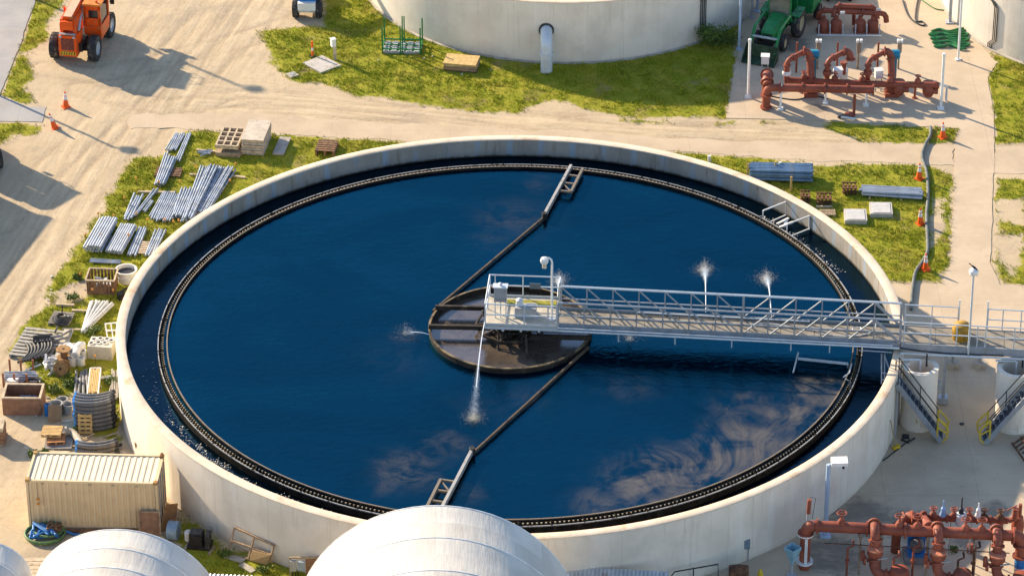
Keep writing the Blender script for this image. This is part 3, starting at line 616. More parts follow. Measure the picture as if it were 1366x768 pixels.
hose('garden_hose', spline([onbr(11.0, -.2, .2), onbr(10.7, -.05, .03), onbr(10.9, .25, .03), onbr(11.7, .3, .03), onbr(12.6, .05, .03), onbr(14, -.1, .03)]), .025, pvc, 'loose white hose looped on the footbridge deck', 'hose')
hose('garden_hose', spline([onbr(13.8, -.35, .03), onbr(14.6, -.45, .03), onbr(15.5, -.3, .03), onbr(16.1, .1, .1), onbr(16.1, .4, .5)]+[onbr(15.35+.2*cos(a), .1+.2*sin(a), .06+.01*a) for a in (0, 1, 2, 3, 4, 5, 6, 7)]), .025, pvc, 'coiled hose at the rim end of the footbridge deck', 'hose')
# ================================================================== RAISED WALKWAY TO THE RIGHT
WB = R(-6.5); wl = W(1200, 444, ZD); wo = BRM @ Vector((17.3, 0, 0)); LW = 8.2
WK = thing('raised_walkway', 'raised concrete walkway with white railings joining the footbridge at the rim', 'walkway', wo, WB)
b = MB(); b.box((LW/2, 0, -.04), (LW, 1.5, .08)); part('deck', b, DECK, WK)
for s_ in (-1, 1):
    b = MB(); b.bar((0, s_*.78, -.16), (LW, s_*.78, -.16), .05, .38); part('side_beam', b, bridgem, WK)
rail(WK, [(0, -.76), (LW, -.76)], 0, [(x, -.76) for x in (.12, 1.25, 2.4, 3.3, 3.65, 4.9, 6.2, 7.5)], alu, .03)
rail(WK, [(0.1, .76), (2.45, .76)], 0, [(.12, .76), (1.3, .76), (2.45, .76)], alu, .03)
rail(WK, [(3.75, .76), (LW, .76)], 0, [(3.75, .76), (4.4, .76), (5.2, .76), (6.4, .76)], alu, .03)
for x, z in ((2.48, 1.45), (3.72, 1.45)):
    b = MB(); b.bar((x, .80, -.35), (x, .80, z), .07, .07); part('gate_post', b, whitepaint, WK)
b = MB(); b.tube((0, -.9, -.42), (LW, -.9, -.36), .05, 8); part('water_pipe', b, alu, WK)
b = MB(); b.path([(.0, -.85, -.2), (1.0, -.86, -.3), (2, -.86, -.34), (4.5, -.86, -.3)], .03, 6); part('cable', b, blacktube, WK)
for x in (2.0, 6.6):
    b = MB(); b.bar((x, .3, -3.6), (x, .3, -.2), .14, .14); b.box((x, .3, -3.4), (.4, .4, .3)); part('support_post', b, galv, WK)
for px, lab in ((1271, 'short pipe stand with a red cap on a square base, left of two'), (1307, 'short pipe stand with a red cap on a square base, right of two')):
    TH_ = thing('pipe_stand', lab, 'stand', W(px, 489, .012), -.05); part('base', MB().box((0, 0, .13), (.52, .5, .26)), conc, TH_); part('stem', MB().tube((0, 0, .26), (0, 0, .75), .07, 8), greysteel, TH_, True); part('cap', MB().lathe([(.0001, .75), (.22, .75), (.26, .84), (.22, .92), (.0001, .93)], 12), mat('cap_red', (.28, .13, .09), .7), TH_, True)
b = MB(); b.lathe([(.0001, 0), (.40, 0), (.41, .05), (.41, .28), (.42, .30), (.42, .52), (.40, .56), (.36, .70), (.22, .80), (.0001, .83)], 24)
solo('storage_barrel', b, mat('barrel_yellow', (.36, .20, .02), .5, 0, .25, 4, (.20, .12, .02), .55, 3), 'yellow brown domed barrel in the railing gap of the raised walkway', 'barrel', loc=tuple(rotz(wo, WB) @ Vector((2.62, -.05, 0))), smooth=True)
# lamp pole with bird
lp = rotz(wo, WB) @ Vector((2.95, -.86, -.3)); TH_ = thing('light_pole', 'slim light pole with a bird on top beside the raised walkway', 'light pole', lp, 0)
part('pole', MB().tube((0, 0, 0), (0, 0, 4.1), .05, 8), alu, TH_, True); part('lamp_head', MB().lathe([(.0001, .24), (.10, .22), (.20, .12), (.21, .02), (.12, -.06), (.0001, -.08)], 16, (0, 0, 4.1)), whitepaint, TH_, True)
part('lamp_bracket', MB().box((0, 0, 4.0), (.34, .1, .06)), whitepaint, TH_)
b = MB(); z = 4.46+lp.z-.11
b.M = Matrix.Translation((lp.x, lp.y, z)) @ Matrix.Rotation(R(-30), 4, 'Z') @ Matrix.Rotation(R(28), 4, 'Y') @ Matrix.Scale(.85, 4)
b.lathe([(.0001, -.20), (.02, -.19), (.045, -.10), (.065, 0), (.06, .07), (.038, .12), (.045, .15), (.038, .19), (.012, .215), (.004, .25), (.0001, .255)], 10, (0, 0, .02), 'x')
b.add([(-.12, -.03, .03), (-.12, .03, .03), (-.34, .05, .02), (-.34, -.05, .02), (-.12, 0, .05), (-.34, 0, .035)], [(0, 3, 5, 4), (4, 5, 2, 1), (0, 1, 2, 3)])
b.M = Matrix.Translation((lp.x, lp.y, z))
for s_ in (-.02, .02): b.tube((0, s_, .03), (.01, s_, -.10), .007, 5)
b.M = None; solo('bird', b, bird_m, 'small black bird perched on the lamp of the light pole', 'bird', smooth=True)
# ================================================================== STANDPIPES AND STAIRS
SILO = mat('standpipe_concrete', (.78, .69, .58), .85, 0, .06, 1.2, (.58, .48, .37), .6, 1.0, .2, (1, 1, .35))
def standpipe(c, r, label, bandc):
    th = thing('standpipe', label, 'standpipe', (c[0], c[1], 0)); H_ = 2.95
    part('wall', MB().lathe([(r+.03, 0), (r+.03, .18), (r, .2), (r, H_-.12), (r+.02, H_-.12), (r+.02, H_), (r-.20, H_), (r-.20, .6), (.0001, .6)], 48), SILO, th, True)
    part('inner_water', MB().disc((0, 0, 1.1), r-.2, 32, 'z', .02), WAT2, th)
    b = MB(); b.path([(-.9, .35, H_+.12), (-.05, .3, H_+.14), (0, .25, H_+.1), (0, .2, H_-.7)], .05, 8); part('inlet_pipe', b, alu, th, True)
    b = MB(); b.path([(.30, .5, H_+.3), (.30, .45, H_-.3)], .035, 6); part('level_probe', b, dark, th, True)
    if bandc:
        b = MB(); b.slab((-r*.95, -.25, .95), (-.15, -r-.012, .62), (-.1, -r-.012, .45), (-r*.98, -.2, .8), (0, -.012, 0)); part('hazard_band', b, yellow, th)
    b = MB(); b.box((r+.1, .1, 1.9), (.14, .2, .42)); part('junction_box', b, greysteel, th)
    return th
standpipe((17.95, -3.82), .77, 'open cream standpipe between the tank wall and a steel stair', True)
standpipe((22.13, -3.95), .86, 'second cream standpipe cut by the right edge of the photo', False)
def stairs(top, bot, label):
    th = thing('steel_stairs', label, 'stairs', (bot.x, bot.y, 0), 0, None, True); d = (bot-top); h = Vector((d.x, d.y, 0)).normalized(); sx = Vector((-h.y, h.x, 0))*.36
    for s_ in (-1, 1):
        b = MB(); b.bar(top+sx*s_, bot+sx*s_, .05, .22); part('stringer', b, bridgem, th)
        b = MB(); up = Vector((0, 0, .95)); b.tube(top+sx*s_+up, bot+sx*s_+up-d*.06, .022, 6); b.tube(top+sx*s_+up*.5, bot+sx*s_+up*.5-d*.06, .018, 6)
        for tt in (.02, .5): b.tube(top.lerp(bot, tt)+sx*s_, top.lerp(bot, tt)+sx*s_+up, .02, 6)
        part('handrail', b, dark, th)
        b = MB(); e_ = bot+sx*s_; s2 = top.lerp(bot, .9)+sx*s_
        b.path([s2+up, e_+h*.12+up*.92, e_+h*.26+up*.7, e_+h*.22+up*.25, e_+h*.02+Vector((0, 0, .02))], .04, 6); b.tube(s2, s2+up, .04, 6); b.path([s2+up*.5, e_+h*.2+up*.5], .035, 6); part('yellow_newel', b, yellow, th, True)
    n_ = 11
    for i in range(n_):
        p = top.lerp(bot, (i+.6)/n_); b = MB(); b.bar(p-sx*.94, p+sx*.94, .24, .035); part('tread', b, mat('dark_tread', (.06, .075, .10), .6, .3), th)
        b = MB(); b.bar(p-sx*.94+h*.125, p+sx*.94+h*.125, .02, .05); part('tread_nosing', b, bridgem, th)
stairs(W(1197, 507, 2.9), W(1256, 584, .08), 'steel stair with yellow foot rails rising left to the tank rim')
stairs(W(1374, 518, 2.65), W(1312, 586, .08), 'steel stair with yellow foot rails rising right beside the second standpipe')
# small platform box by the stair head
TH_ = thing('stair_landing', 'small dark landing plate with pipes at the stair head on the tank wall', 'landing', W(1196, 545), 0, None, True)
b = MB(); q = W(1194, 505, 2.92); b.box((q.x+.0, q.y+.1, 2.86), (.45, .6, .08)); part('landing_plate', b, greysteel, TH_)
for dx in (-.1, .12):
    b = MB(); b.bar((q.x+dx, q.y-.2, 0), (q.x+dx, q.y-.2, 2.82), .08, .08); part('leg', b, greysteel, TH_)
b = MB(); b.tube((q.x+.05, q.y+.35, 0), (q.x+.05, q.y+.35, 3.6), .03, 6); part('riser_pipe', b, dark, TH_)
# broom, rod, pipe scraps by the wall
TH_ = thing('broom', 'long broom with a yellow head leaning on the tank wall', 'broom', W(1196, 598), 0, None, True)
p0, p1 = W(1195, 596, .12), W(1188, 560, 1.5); part('handle', MB().tube(p0, p1, .03, 6), mat('broom_handle', (.35, .27, .14), .7), TH_, True)
part('brush_head', MB().bar(p0+Vector((-.12, -.05, -.06)), p0+Vector((.16, .12, .0)), .16, .16), yellow, TH_)
q = W(1196, 598); b = MB(); b.tube(W(1178, 614, .03), W(1214, 586, .03), .03, 6); solo('steel_rod', b, dark, 'long dark rod lying on the concrete below the steel stair', 'rod')
b = MB(); b.path([W(1202, 586, .05), W(1212, 590, .05), W(1220, 584, .05)], .05, 6); b.box(tuple(W(1208, 582, .08)), (.3, .2, .16)); solo('pump_hose', b, blacktube, 'short black hose with a box at the standpipe foot', 'hose')
b = MB(); b.disc(tuple(W(1283, 565, .022)), .11, 16); solo('drain_cover', b, dark, 'small round dark drain cover between the two stairs', 'drain cover')
b = MB()
for i in range(6): b.bar(W(1352+i*4, 592+i*4, .03), W(1366+i*4, 582+i*4, .03), .06, .06)
b.bar(W(1350, 590, .08), W(1372, 622, .08), .06, .06); b.bar(W(1362, 582, .08), W(1386, 612, .08), .06, .06)
solo('steel_grating', b, rust, 'rusty steel grating lying by the second standpipe foot', 'grating')
# ================================================================== WATER JETS
t = NT('spray_water'); t.base((.85, .9, .95), .25, 0, .5); SPR = t.m
def jet(a, c, hgt, label, r0=.03, r1=.10, n=260, spread=.30, splash=True):
    a, c = Vector(a), Vector(c); th = thing('water_jet', label, 'water jet', (c.x, c.y, 2.5), 0, 'spray jets over the tank', True)
    pts = []
    for i in range(13):
        t_ = i/12; p = a.lerp(c, t_); p.z += hgt*4*t_*(1-t_); pts.append(p)
    b = MB(); b.path(pts[:10], r0*.5, 6, r2=r0*.75); part('stream', b, SPR, th, True)
    b = MB()
    def drop(p, s_): b.add([p+Vector(v)*s_ for v in ((1, 0, 0), (-1, 0, 0), (0, 1, 0), (0, -1, 0), (0, 0, 1), (0, 0, -1))], [(0, 2, 4), (2, 1, 4), (1, 3, 4), (3, 0, 4), (2, 0, 5), (1, 2, 5), (3, 1, 5), (0, 3, 5)])
    for i in range(n*5):
        t_ = 1-abs(random.gauss(0, .28)); t_ = max(.25, t_); p = a.lerp(c, min(t_, 1)); p.z += hgt*4*t_*(1-t_); w_ = r1*(.15+1.15*t_**3)
        drop(p+Vector((random.gauss(0, w_), random.gauss(0, w_), random.gauss(0, w_*1.5))), random.uniform(.003, .009))
    part('spray', b, SPR, th)['kind'] = 'stuff'
    b = MB()
    if splash:
        for i in range(n*3):
            r = abs(random.gauss(0, spread)); an = random.uniform(0, 2*PI); drop(Vector((c.x+r*cos(an), c.y+r*sin(an)+.1, 2.51+max(0, random.gauss(0, .28*math.exp(-r*1.6))))), random.uniform(.003, .011)*(1.25-min(r, 1)*.6))
        part('splash', b, FOAM, th)['kind'] = 'stuff'
jet(onbr(8.65, HW, .2), W(940, 362, 2.5), .5, 'white water jet landing in the tank behind the footbridge, left of the pair', n=620)
jet(onbr(11.55, HW, .2), W(1022, 374, 2.5), .5, 'white water jet landing behind the footbridge nearer the tank rim', n=620)
jet(onpl(1.45, py_, .0), W(746, 377, 2.5), .4, 'white water jet splashing just behind the lamp post', r1=.14, n=420)
jet(onpl(-1.6, -1.4, .2), W(632, 560, 2.5), .55, 'long thin water jet falling in front of the feed well', n=520, r1=.11)
jet(W(572, 446, 2.75), W(540, 445, 2.5), .1, 'low flat spray leaving the left side of the feed well', n=110, spread=.5, r0=.02)
jet(onbr(5.3, -HW, -.3), W(840, 452, 2.5), .05, 'fine spray falling below the near side of the footbridge', n=160, spread=.6, r0=.012)
# ================================================================== BACKGROUND TANKS
T2 = tank('clarifier_tank', 'big cream round tank at the top with a goose neck vent pipe', (3.09, 42.59), 11.1, 3.5, 10.7)
T3 = tank('clarifier_tank', 'cream round tank cut by the top right corner', (34.27, 39.28), 10.95, 3.6, 10.5)
struct('water', MB().lathe([(.0001, 2.4), (10.69, 2.4)], 96), WAT2).location = (3.09, 42.59, 0)
struct('water', MB().lathe([(.0001, 2.6), (10.49, 2.6)], 96), WAT2).location = (34.27, 39.28, 0)
q = W(729, 96); TH_ = thing('vent_pipe', 'pale blue grey goose neck pipe coming out of the top tank wall', 'pipe', q, 0, None, True)
wy = 42.59-math.sqrt(11.1**2-(q.x-3.09)**2)
pipeblue = mat('pale_blue_pipe', (.52, .56, .60), .5, .1, .1, 2, (.4, .36, .3), .68, 3)
z1 = 1.75
b = MB(); b.path([(q.x, wy+.1, z1+.15)]+[(q.x, q.y+.05+(wy-q.y)*(1-sin(a)), z1-.35+.5*cos(a)) for a in (0, .4, .8, 1.2, PI/2)]+[(q.x, q.y+.05, .75), (q.x, q.y+.05, 0)], .31, 24); part('pipe_body', b, pipeblue, TH_, True)
part('flange', MB().lathe([(.31, 0), (.36, 0), (.36, .1), (.31, .1)], 24, (q.x, q.y+.05, 1.0), closed=True), pipeblue, TH_, True)
part('wall_collar', MB().lathe([(.32, -.05), (.40, -.05), (.40, .05), (.32, .05)], 24, (q.x, wy-.03, z1+.15), 'y', True), blacktube, TH_, True)
def conduits(pts_px, rad, cx, cy, n, label, m, name='wall_conduit'):
    b = MB()
    for i in range(n):
        pts = []
        for an, z in pts_px:
            a = an+i*.011; pts.append((cx+(rad+.06)*cos(a), cy+(rad+.06)*sin(a), z))
        b.path(pts, .028, 6)
    return solo(name, b, m, label, 'conduit')
def ang_at(px, py, c): p = W(px, py); return math.atan2(p.y-c[1], p.x-c[0])
a0 = ang_at(936, 54, (3.09, 42.59)); conduits([(a0-.02, 3.6), (a0-.02, .7), (a0+.015, .35), (a0+.015, 0)], 11.1, 3.09, 42.59, 4, 'dark conduits running down the top tank beside a shrub', blacktube)
a0 = ang_at(1326, 66, (34.27, 39.28)); conduits([(a0-.10, 3.0), (a0-.02, 2.75), (a0+.0, 2.5), (a0, .6), (a0-.03, .3), (a0-.03, 0)], 10.95, 34.27, 39.28, 3, 'dark conduits bending down the right corner tank', blacktube)
# shrub at the tank foot
def shrub(name, loc, r, n, label):
    th = thing(name, label, 'shrub', loc)
    b = MB()
    for i in range(6):
        a = random.uniform(0, 6.3); b.tube((0, 0, 0), (r*.5*cos(a), r*.5*sin(a), r*.7), .02, 5)
    part('stem', b, bark, th)
    b = MB()
    cl = [Vector((random.gauss(0, r*.42), random.gauss(0, r*.3), random.uniform(.15, .95)*r)) for _ in range(16)]
    for i in range(n):
        c = random.choice(cl); p = c+Vector((random.gauss(0, .2*r), random.gauss(0, .2*r), random.gauss(0, .16*r))); p.z = max(.03, p.z)
        s_ = random.uniform(.03, .075); d = Vector((random.gauss(0, 1), random.gauss(0, 1), random.gauss(0, 1))).normalized(); e = d.orthogonal().normalized()
        b.add([p-d*s_, p+e*s_*.5, p+d*s_, p-e*s_*.5], [(0, 1, 2, 3)])
    t = MATS.get('shrub_leaves')
    part('foliage', b, LEAF, th)
t = NT('leaves'); g_ = t.n('ShaderNodeNewGeometry'); t.base(t.mix(g_.outputs['Random Per Island'], (.045, .09, .012), (.12, .17, .025)), .6, 0, .3); LEAF = t.m
shrub('shrub', W(958, 62), 1.0, 2600, 'green shrub at the foot of the top tank beside conduits')
# ================================================================== POSTS
def post(name, px, py, h, label, cat='post', r=.06, m=whitepaint, cap=True, z=0, base_=True, head=None):
    th = thing(name, label, cat, W(px, py, z)); part('shaft', MB().tube((0, 0, 0), (0, 0, h), r, 8), m, th, True)
    if base_: part('base_plate', MB().box((0, 0, .03), (r*4.5, r*4.5, .06)), m, th)
    if cap: part('cap', MB().lathe([(r*1.3, h-.08), (r*1.3, h+.02), (.0001, h+.05)], 10), m, th, True)
    if head == 'lamp':
        part('lamp_arm', MB().bar((0, 0, h), (.42, .02, h+.04), .08, .06), m, th)
        part('lamp_head', MB().slab((.1, -.26, h+.06), (.78, -.26, h+.08), (.78, .26, h+.08), (.1, .26, h+.06), (0, 0, .16)), whitepaint, th); part('photo_cell', MB().lathe([(.05, 0), (.05, -.12), (.0001, -.14)], 8, (.6, -.2, h+.05)), dark, th)
    return th
bluepost = mat('pale_blue_post', (.40, .50, .64), .45, .15, .1, 3)
post('light_pole', 986, 66, 5.5, 'tall pale blue pole at the corner of the pump pad beside the tank', 'light pole', .07, bluepost, z=.012)
post('bollard_pole', 998, 130, 3.3, 'white pole standing beside the green tractor bucket', 'pole', .07, whitepaint, z=.012)
post('light_pole', 1278, 80, 5.2, 'tall white pole beside the green hose coil', 'light pole', .06, whitepaint, z=.012)
post('fence_pole', 1255, 145, 3.1, 'pale pole at the right end of the red pipe manifold', 'pole', .075, whitepaint, z=.012)
post('wall_pipe', 1267, 30, 3.4, 'grey pipe post at the foot of the corner tank', 'pole', .1, galv, z=.012)
post('wall_pipe', 1003, 24, 2.6, 'thin grey pipe post on the top tank wall behind the tractor', 'pole', .06, galv, z=.012)
post('wall_pipe', 1010, 16, 2.4, 'short grey pipe against the top tank behind the tractor cab', 'pole', .07, bluepost, z=.012)
post('light_pole', 1101, 714, 3.55, 'pale blue light pole with a box lamp in front of the tank wall', 'light pole', .1, bluepost, z=.012, head='lamp', cap=False)
# ================================================================== TRAFFIC CONES
def cone_make(label):
    th = thing('traffic_cone', label, 'traffic cone', (0, 0, 0), 0, 'traffic cones on the site')
    part('base', MB().box((0, 0, .025), (.40, .40, .05)), conered, th)
    part('cone_body', MB().lathe([(.16, .05), (.035, .88), (.03, .90), (.0001, .90)], 16), conered, th, True)
    part('reflective_band', MB().lathe([(.104, .45), (.079, .62), (.079, .63), (.104, .44)], 16, closed=False), conewhite, th, True)
    part('reflective_band', MB().lathe([(.073, .68), (.055, .80)], 16), conewhite, th, True)
    return th
CN = None
for px, py, tilt, lab in ((88, 143, 0, 'orange cone upright by the edge of the left driveway'), (73.5, 171, 16, 'leaning orange cone below the left driveway end'), (1258, 184, 3, 'orange cone on the grass strip by the red pipe manifold'), (1226, 239, 0, 'orange cone beside the hose near the dirt track edge'), (1228, 299, 4, 'orange cone beside the hose level with the flat concrete covers'), (1235, 360, 2, 'orange cone by the hose nearest the concrete walkway')):
    if CN is None: o = CN = cone_make(lab)
    else: o = dup(CN, (0, 0, 0), 0, lab)
    o.location = W(px, py, .0); o.rotation_euler = (0, R(-tilt), random.uniform(0, 1)); ex(o.location.x, o.location.y, .2)
TH_ = thing('marker_post', 'red and white striped marker post by the concrete slab', 'marker post', W(417, 76))
for i in range(5): part('band', MB().tube((0, 0, i*.18), (0, 0, i*.18+.18), .055, 8), (conered, conered, conewhite, conered, conered)[i] if i < 4 else conered, TH_, True)
part('base', MB().box((0, 0, .03), (.3, .3, .06)), dark, TH_)
TH_ = thing('meter_post', 'white meter box on a post beside the concrete slab', 'meter box', W(447, 80)); part('post', MB().box((0, 0, .42), (.16, .14, .84)), paleboard, TH_); part('meter_box', MB().box((-.08, 0, 1.0), (.22, .24, .42), .5), whitepaint, TH_); part('lid', MB().box((-.08, 0, 1.225), (.27, .28, .03), .5), whitepaint, TH_)
b = MB(); p = [W(*q_) for q_ in ((404, 86), (430, 76), (455, 89), (428, 99))]; b.prism([(q_.x, q_.y) for q_ in p[::-1]], -.05, .1); solo('concrete_slab', b, mat('slab_concrete', (.46, .43, .40), .9, 0, .12, 3, (.3, .27, .23), .62, 2), 'square concrete slab in the grass beside the meter post', 'slab')
TH_ = thing('manhole_cover', 'small white square hatch with a round lid on the dirt edge', 'manhole', W(390, 101)); p = MB(); p.box((0, 0, .04), (.5, .5, .09), .6); part('frame', p, conc, TH_); part('lid', MB().disc((0, 0, .095), .14, 16), greysteel, TH_)
# green stack racks on a pallet
c = W(537, 66); TH_ = thing('stack_rack', 'green steel stacking racks on grey slatted pallets by the top tank', 'rack', c, R(-4)); ex(c.x, c.y, 1.0)
b = MB()
for i in range(5): b.box((-.8+i*.4, 0, .16), (.26, 1.15, .05))
for y in (-.5, 0, .5): b.box((0, y, .08), (2.05, .12, .12))
part('pallet', b, galv, TH_)
for x in (-1.0, 1.0):
    for y in (-.58, .58): part('upright', MB().bar((x, y, 0), (x, y, 1.55), .07, .07), green, TH_)
for x in (-.05, .05):
    for y in (-.58, .58): part('upright', MB().bar((x, y, 0), (x, y, 1.65), .06, .06), green, TH_)
b = MB()
for y in (-.58, .58): b.bar((-1, y, .3), (1, y, .3), .05, .06)
for x in (-1, 1): b.bar((x, -.58, .3), (x, .58, .3), .05, .06)
b.bar((-1, 0, .26), (1, 0, .26), .05, .05); part('crossbar', b, green, TH_)
# plywood stack
c = W(616, 90); TH_ = thing('plywood_stack', 'stack of warped plywood sheets lying on the grass by the top tank', 'plywood', c, R(-9)); ex(c.x, c.y, 1.0)
for i in range(6): part('sheet', MB().box((random.uniform(-.05, .05), random.uniform(-.05, .05), .06+i*.075), (1.75, 1.15, .065), random.uniform(-.04, .04)), (brownwood, wood, cardboard, wood, yellowwood, yellowwood)[i], TH_)
# ================================================================== VEHICLES
def wheel(parent, x, y, r, wd, m=rimgrey, lugs=18):
    b = MB(); b.lathe([(r*.55, -wd*.42), (r*.80, -wd*.5), (r*.95, -wd*.46), (r, -wd*.32), (r, wd*.32), (r*.95, wd*.46), (r*.80, wd*.5), (r*.55, wd*.42)], 28, (x, y, r), 'x')
    for i in range(lugs):
        a = 2*PI*i/lugs
        for s_ in (-1, 1):
            a2 = a+s_*.09; b.M = Matrix.Translation((x+s_*wd*.22, y, r)) @ Matrix.Rotation(a2, 4, 'X'); b.box((0, 0, r*.99), (wd*.42, r*.10, r*.07)); b.M = None
    wh = part('wheel', b, tyre, parent, True)
    b = MB(); b.lathe([(.0001, -wd*.30), (r*.3, -wd*.32), (r*.34, -wd*.2), (r*.50, -wd*.22), (r*.56, -wd*.40), (r*.56, wd*.40), (r*.50, wd*.22), (r*.34, wd*.2), (r*.3, wd*.32), (.0001, wd*.30)], 24, (x, y, r), 'x'); part('rim', b, m, wh, True); return wh
def telehandler(loc, rz, label, elev=8):
    th = thing('telehandler', label, 'telehandler', loc, rz)
    for x in (-.93, .93):
        for y in (-1.25, 1.25): wheel(th, x, y, .60, .42)
    b = MB(); b.box((0, .1, .78), (.95, 3.6, .42)); b.box((0, -1.25, .6), (1.5, .25, .25)); b.box((0, 1.25, .6), (1.5, .25, .25)); part('chassis', b, dark, th)
    b = MB(); b.box((-.12, -1.72, .98), (.86, .62, 1.05)); b.box((-.12, -1.35, 1.1), (.95, .5, .8)); part('engine_cover', b, orange, th)
    part('grille', MB().box((-.12, -2.04, 1.08), (.6, .03, .58)), mat('grille', (.16, .045, .03), .6, 0, .4, 14), th)
    b = MB(); b.box((-.12, -2.045, .62), (.72, .04, .16)); part('hazard_plate', b, yellow, th)
    b = MB()
    for i in range(6): b.slab((-.46+i*.12, -2.068, .55), (-.41+i*.12, -2.068, .55), (-.37+i*.12, -2.068, .69), (-.42+i*.12, -2.068, .69), (0, -.004, 0))
    part('hazard_stripe', b, dark, th)
    b = MB(); b.box((-.12, -1.95, 1.58), (.8, .12, .05)); part('rear_bar', b, greysteel, th)
    b = MB(); b.box((-.42, -1.15, 1.75), (.12, 1.3, 1.0)); b.box((.16, -1.15, 1.75), (.12, 1.3, 1.0)); part('boom_mount', b, orange, th)
    e = R(elev); d = Vector((.02, cos(e), sin(e))); p0 = Vector((-.13, -1.72, 2.12))
    b = MB(); b.bar(p0, p0+d*4.1, .46, .50); part('boom', b, orange, th)
    up = d.cross(Vector((1, 0, 0))).normalized(); up = -up if up.z < 0 else up
    b = MB(); b.bar(p0+up*.262, p0+d*4.1+up*.262, .40, .02); part('boom_sunlit_top', b, cream_sunlit_boom, th)  # sunlight on the orange boom, painted in as a thin pale plate
    b = MB(); b.bar(p0+d*4.1, p0+d*4.5, .34, .38); part('boom_extension', b, cream_sunlit_boom, th)
    b = MB(); b.bar(p0+d*4.5+Vector((0, 0, -.45)), p0+d*4.6+Vector((0, 0, .3)), .6, .12); part('fork_carriage', b, dark, th)
    b = MB(); b.box((-.13, -1.86, 2.0), (.56, .25, .42)); part('boom_pivot', b, orange, th)
    b = MB(); b.tube((.30, -1.5, 1.6), (.12, -.2, 2.2), .07, 8); part('lift_cylinder', b, rimgrey, th, True)
    # cab
    b = MB(); x0, x1, y0, y1, z0, z1 = .30, 1.12, -.62, .85, .75, 2.45
    b.box(((x0+x1)/2, (y0+y1)/2, 1.08), (x1-x0, y1-y0, .66))
    for x in (x0+.06, x1-.06):
        for y in (y0+.06, y1-.06): b.bar((x, y, 1.38), (x, y, z1), .12, .12)
    b.box(((x0+x1)/2, y0+.03, 1.62), (x1-x0, .06, .38)); b.box(((x0+x1)/2, y0+.03, 2.34), (x1-x0, .06, .22)); b.box((x0+.12, y0+.03, 2.0), (.24, .06, .5))
    part('cab', b, orange, th)
    part('cab_glass', MB().box(((x0+x1)/2, (y0+y1)/2, 1.92), (x1-x0-.1, y1-y0-.14, 1.0)), glass, th)
    part('cab_roof', MB().box(((x0+x1)/2, (y0+y1)/2, 2.49), (x1-x0+.06, y1-y0+.06, .09)), mat('orange_roof', (.64, .20, .03), .5), th)
    b = MB()
    for x in (x0+.05, x1+.05): b.path([(x, y0+.9, 2.5), (x, y0+.9, 2.86), (x, y1+.1, 2.86), (x, y1+.1, 2.5)], .02, 5)
    b.tube((x0+.05, y0+.9, 2.86), (x1+.05, y0+.9, 2.86), .02, 5); b.tube((x0+.05, y1+.1, 2.86), (x1+.05, y1+.1, 2.86), .02, 5); part('roof_guard', b, dark, th)
    b = MB(); b.box((x1+.14, .95, 2.0), (.2, .05, .3)); b.bar((x1, .9, 2.0), (x1+.14, .95, 2.0), .03, .03); part('mirror', b, dark, th)
    b = MB(); b.tube((-.72, -.2, 1.0), (-.72, -.2, 2.1), .06, 8); b.box((-.74, .3, 1.05), (.5, 1.2, .45)); part('fuel_tank', b, orange, th)
    b = MB(); b.lathe([(.0001, 0), (.06, .0), (.06, .1), (.0001, .12)], 10, (.9, -.4, 2.54)); part('beacon', b, orange, th)
    for x in (-.44, .2): part('headlight', MB().disc((x, -2.055, 1.46), .06, 12, 'y', .03), rimgrey, th)
    return th
tl = telehandler(W(111, 62), R(-10), 'orange telehandler with a raised boom, top painted pale for sunlight, on the dirt lane', 6); tl.scale = (1.12, 1.12, 1.12)
telehandler(W(-38, 214), R(24), 'second telehandler mostly outside the left edge, one tyre showing', 22)
post('light_pole', 38, -4, 7.6, 'tall lamp pole just outside the top left edge, seen by its long shadow', 'light pole', .09, galv, head='lamp', cap=False); post('light_pole', -14, 122, 4.4, 'lamp pole just outside the left edge, seen by its shadow', 'light pole', .08, galv, head='lamp', cap=False)
c = W(-150, 300); TH_ = thing('site_cabin', 'flat roofed site cabin just outside the left edge, seen by its shadow', 'cabin', c, R(-16)); part('wall', MB().box((0, 0, 1.5), (2.4, 11, 3.0)), whitepaint, TH_); part('roof', MB().box((0, 0, 3.08), (2.7, 11.4, .16)), galv, TH_)
b = MB(); b.box((1.22, -1.5, 1.05), (.04, .95, 2.05)); part('door', b, greysteel, TH_); b = MB(); b.box((1.22, 2.0, 1.6), (.04, 1.4, .9)); part('window', b, glass, TH_)
# boom lift, top edge
TH_ = thing('boom_lift', 'blue boom lift with big tyres cut by the top edge', 'boom lift', W(411, 19), R(-2))
for x in (-.62, .62):
    for y in (-.3, 2.2): wheel(TH_, x, y, .48, .36, tyre, 14)
part('chassis', MB().box((0, .9, .62), (.9, 3.2, .4)), mat('lift_grey', (.5, .5, .48), .6), TH_)
b = MB(); b.box((0, .2, 1.35), (.98, 1.3, .9)); b.box((0, -.42, 1.25), (.9, .12, .7)); part('counterweight', b, blue, TH_)
part('bumper', MB().box((0, -.62, .78), (.95, .3, .42)), whitepaint, TH_)
b = MB()
for r_ in range(2):
    for i in range(3): b.box((-.22+i*.2, -.486, 1.34-r_*.17), (.13, .01, .07))
part('marking', b, conewhite, TH_)
b = MB(); b.bar((0, .4, 1.9), (0, 5, 3.2), .3, .35); part('boom', b, blue, TH_)
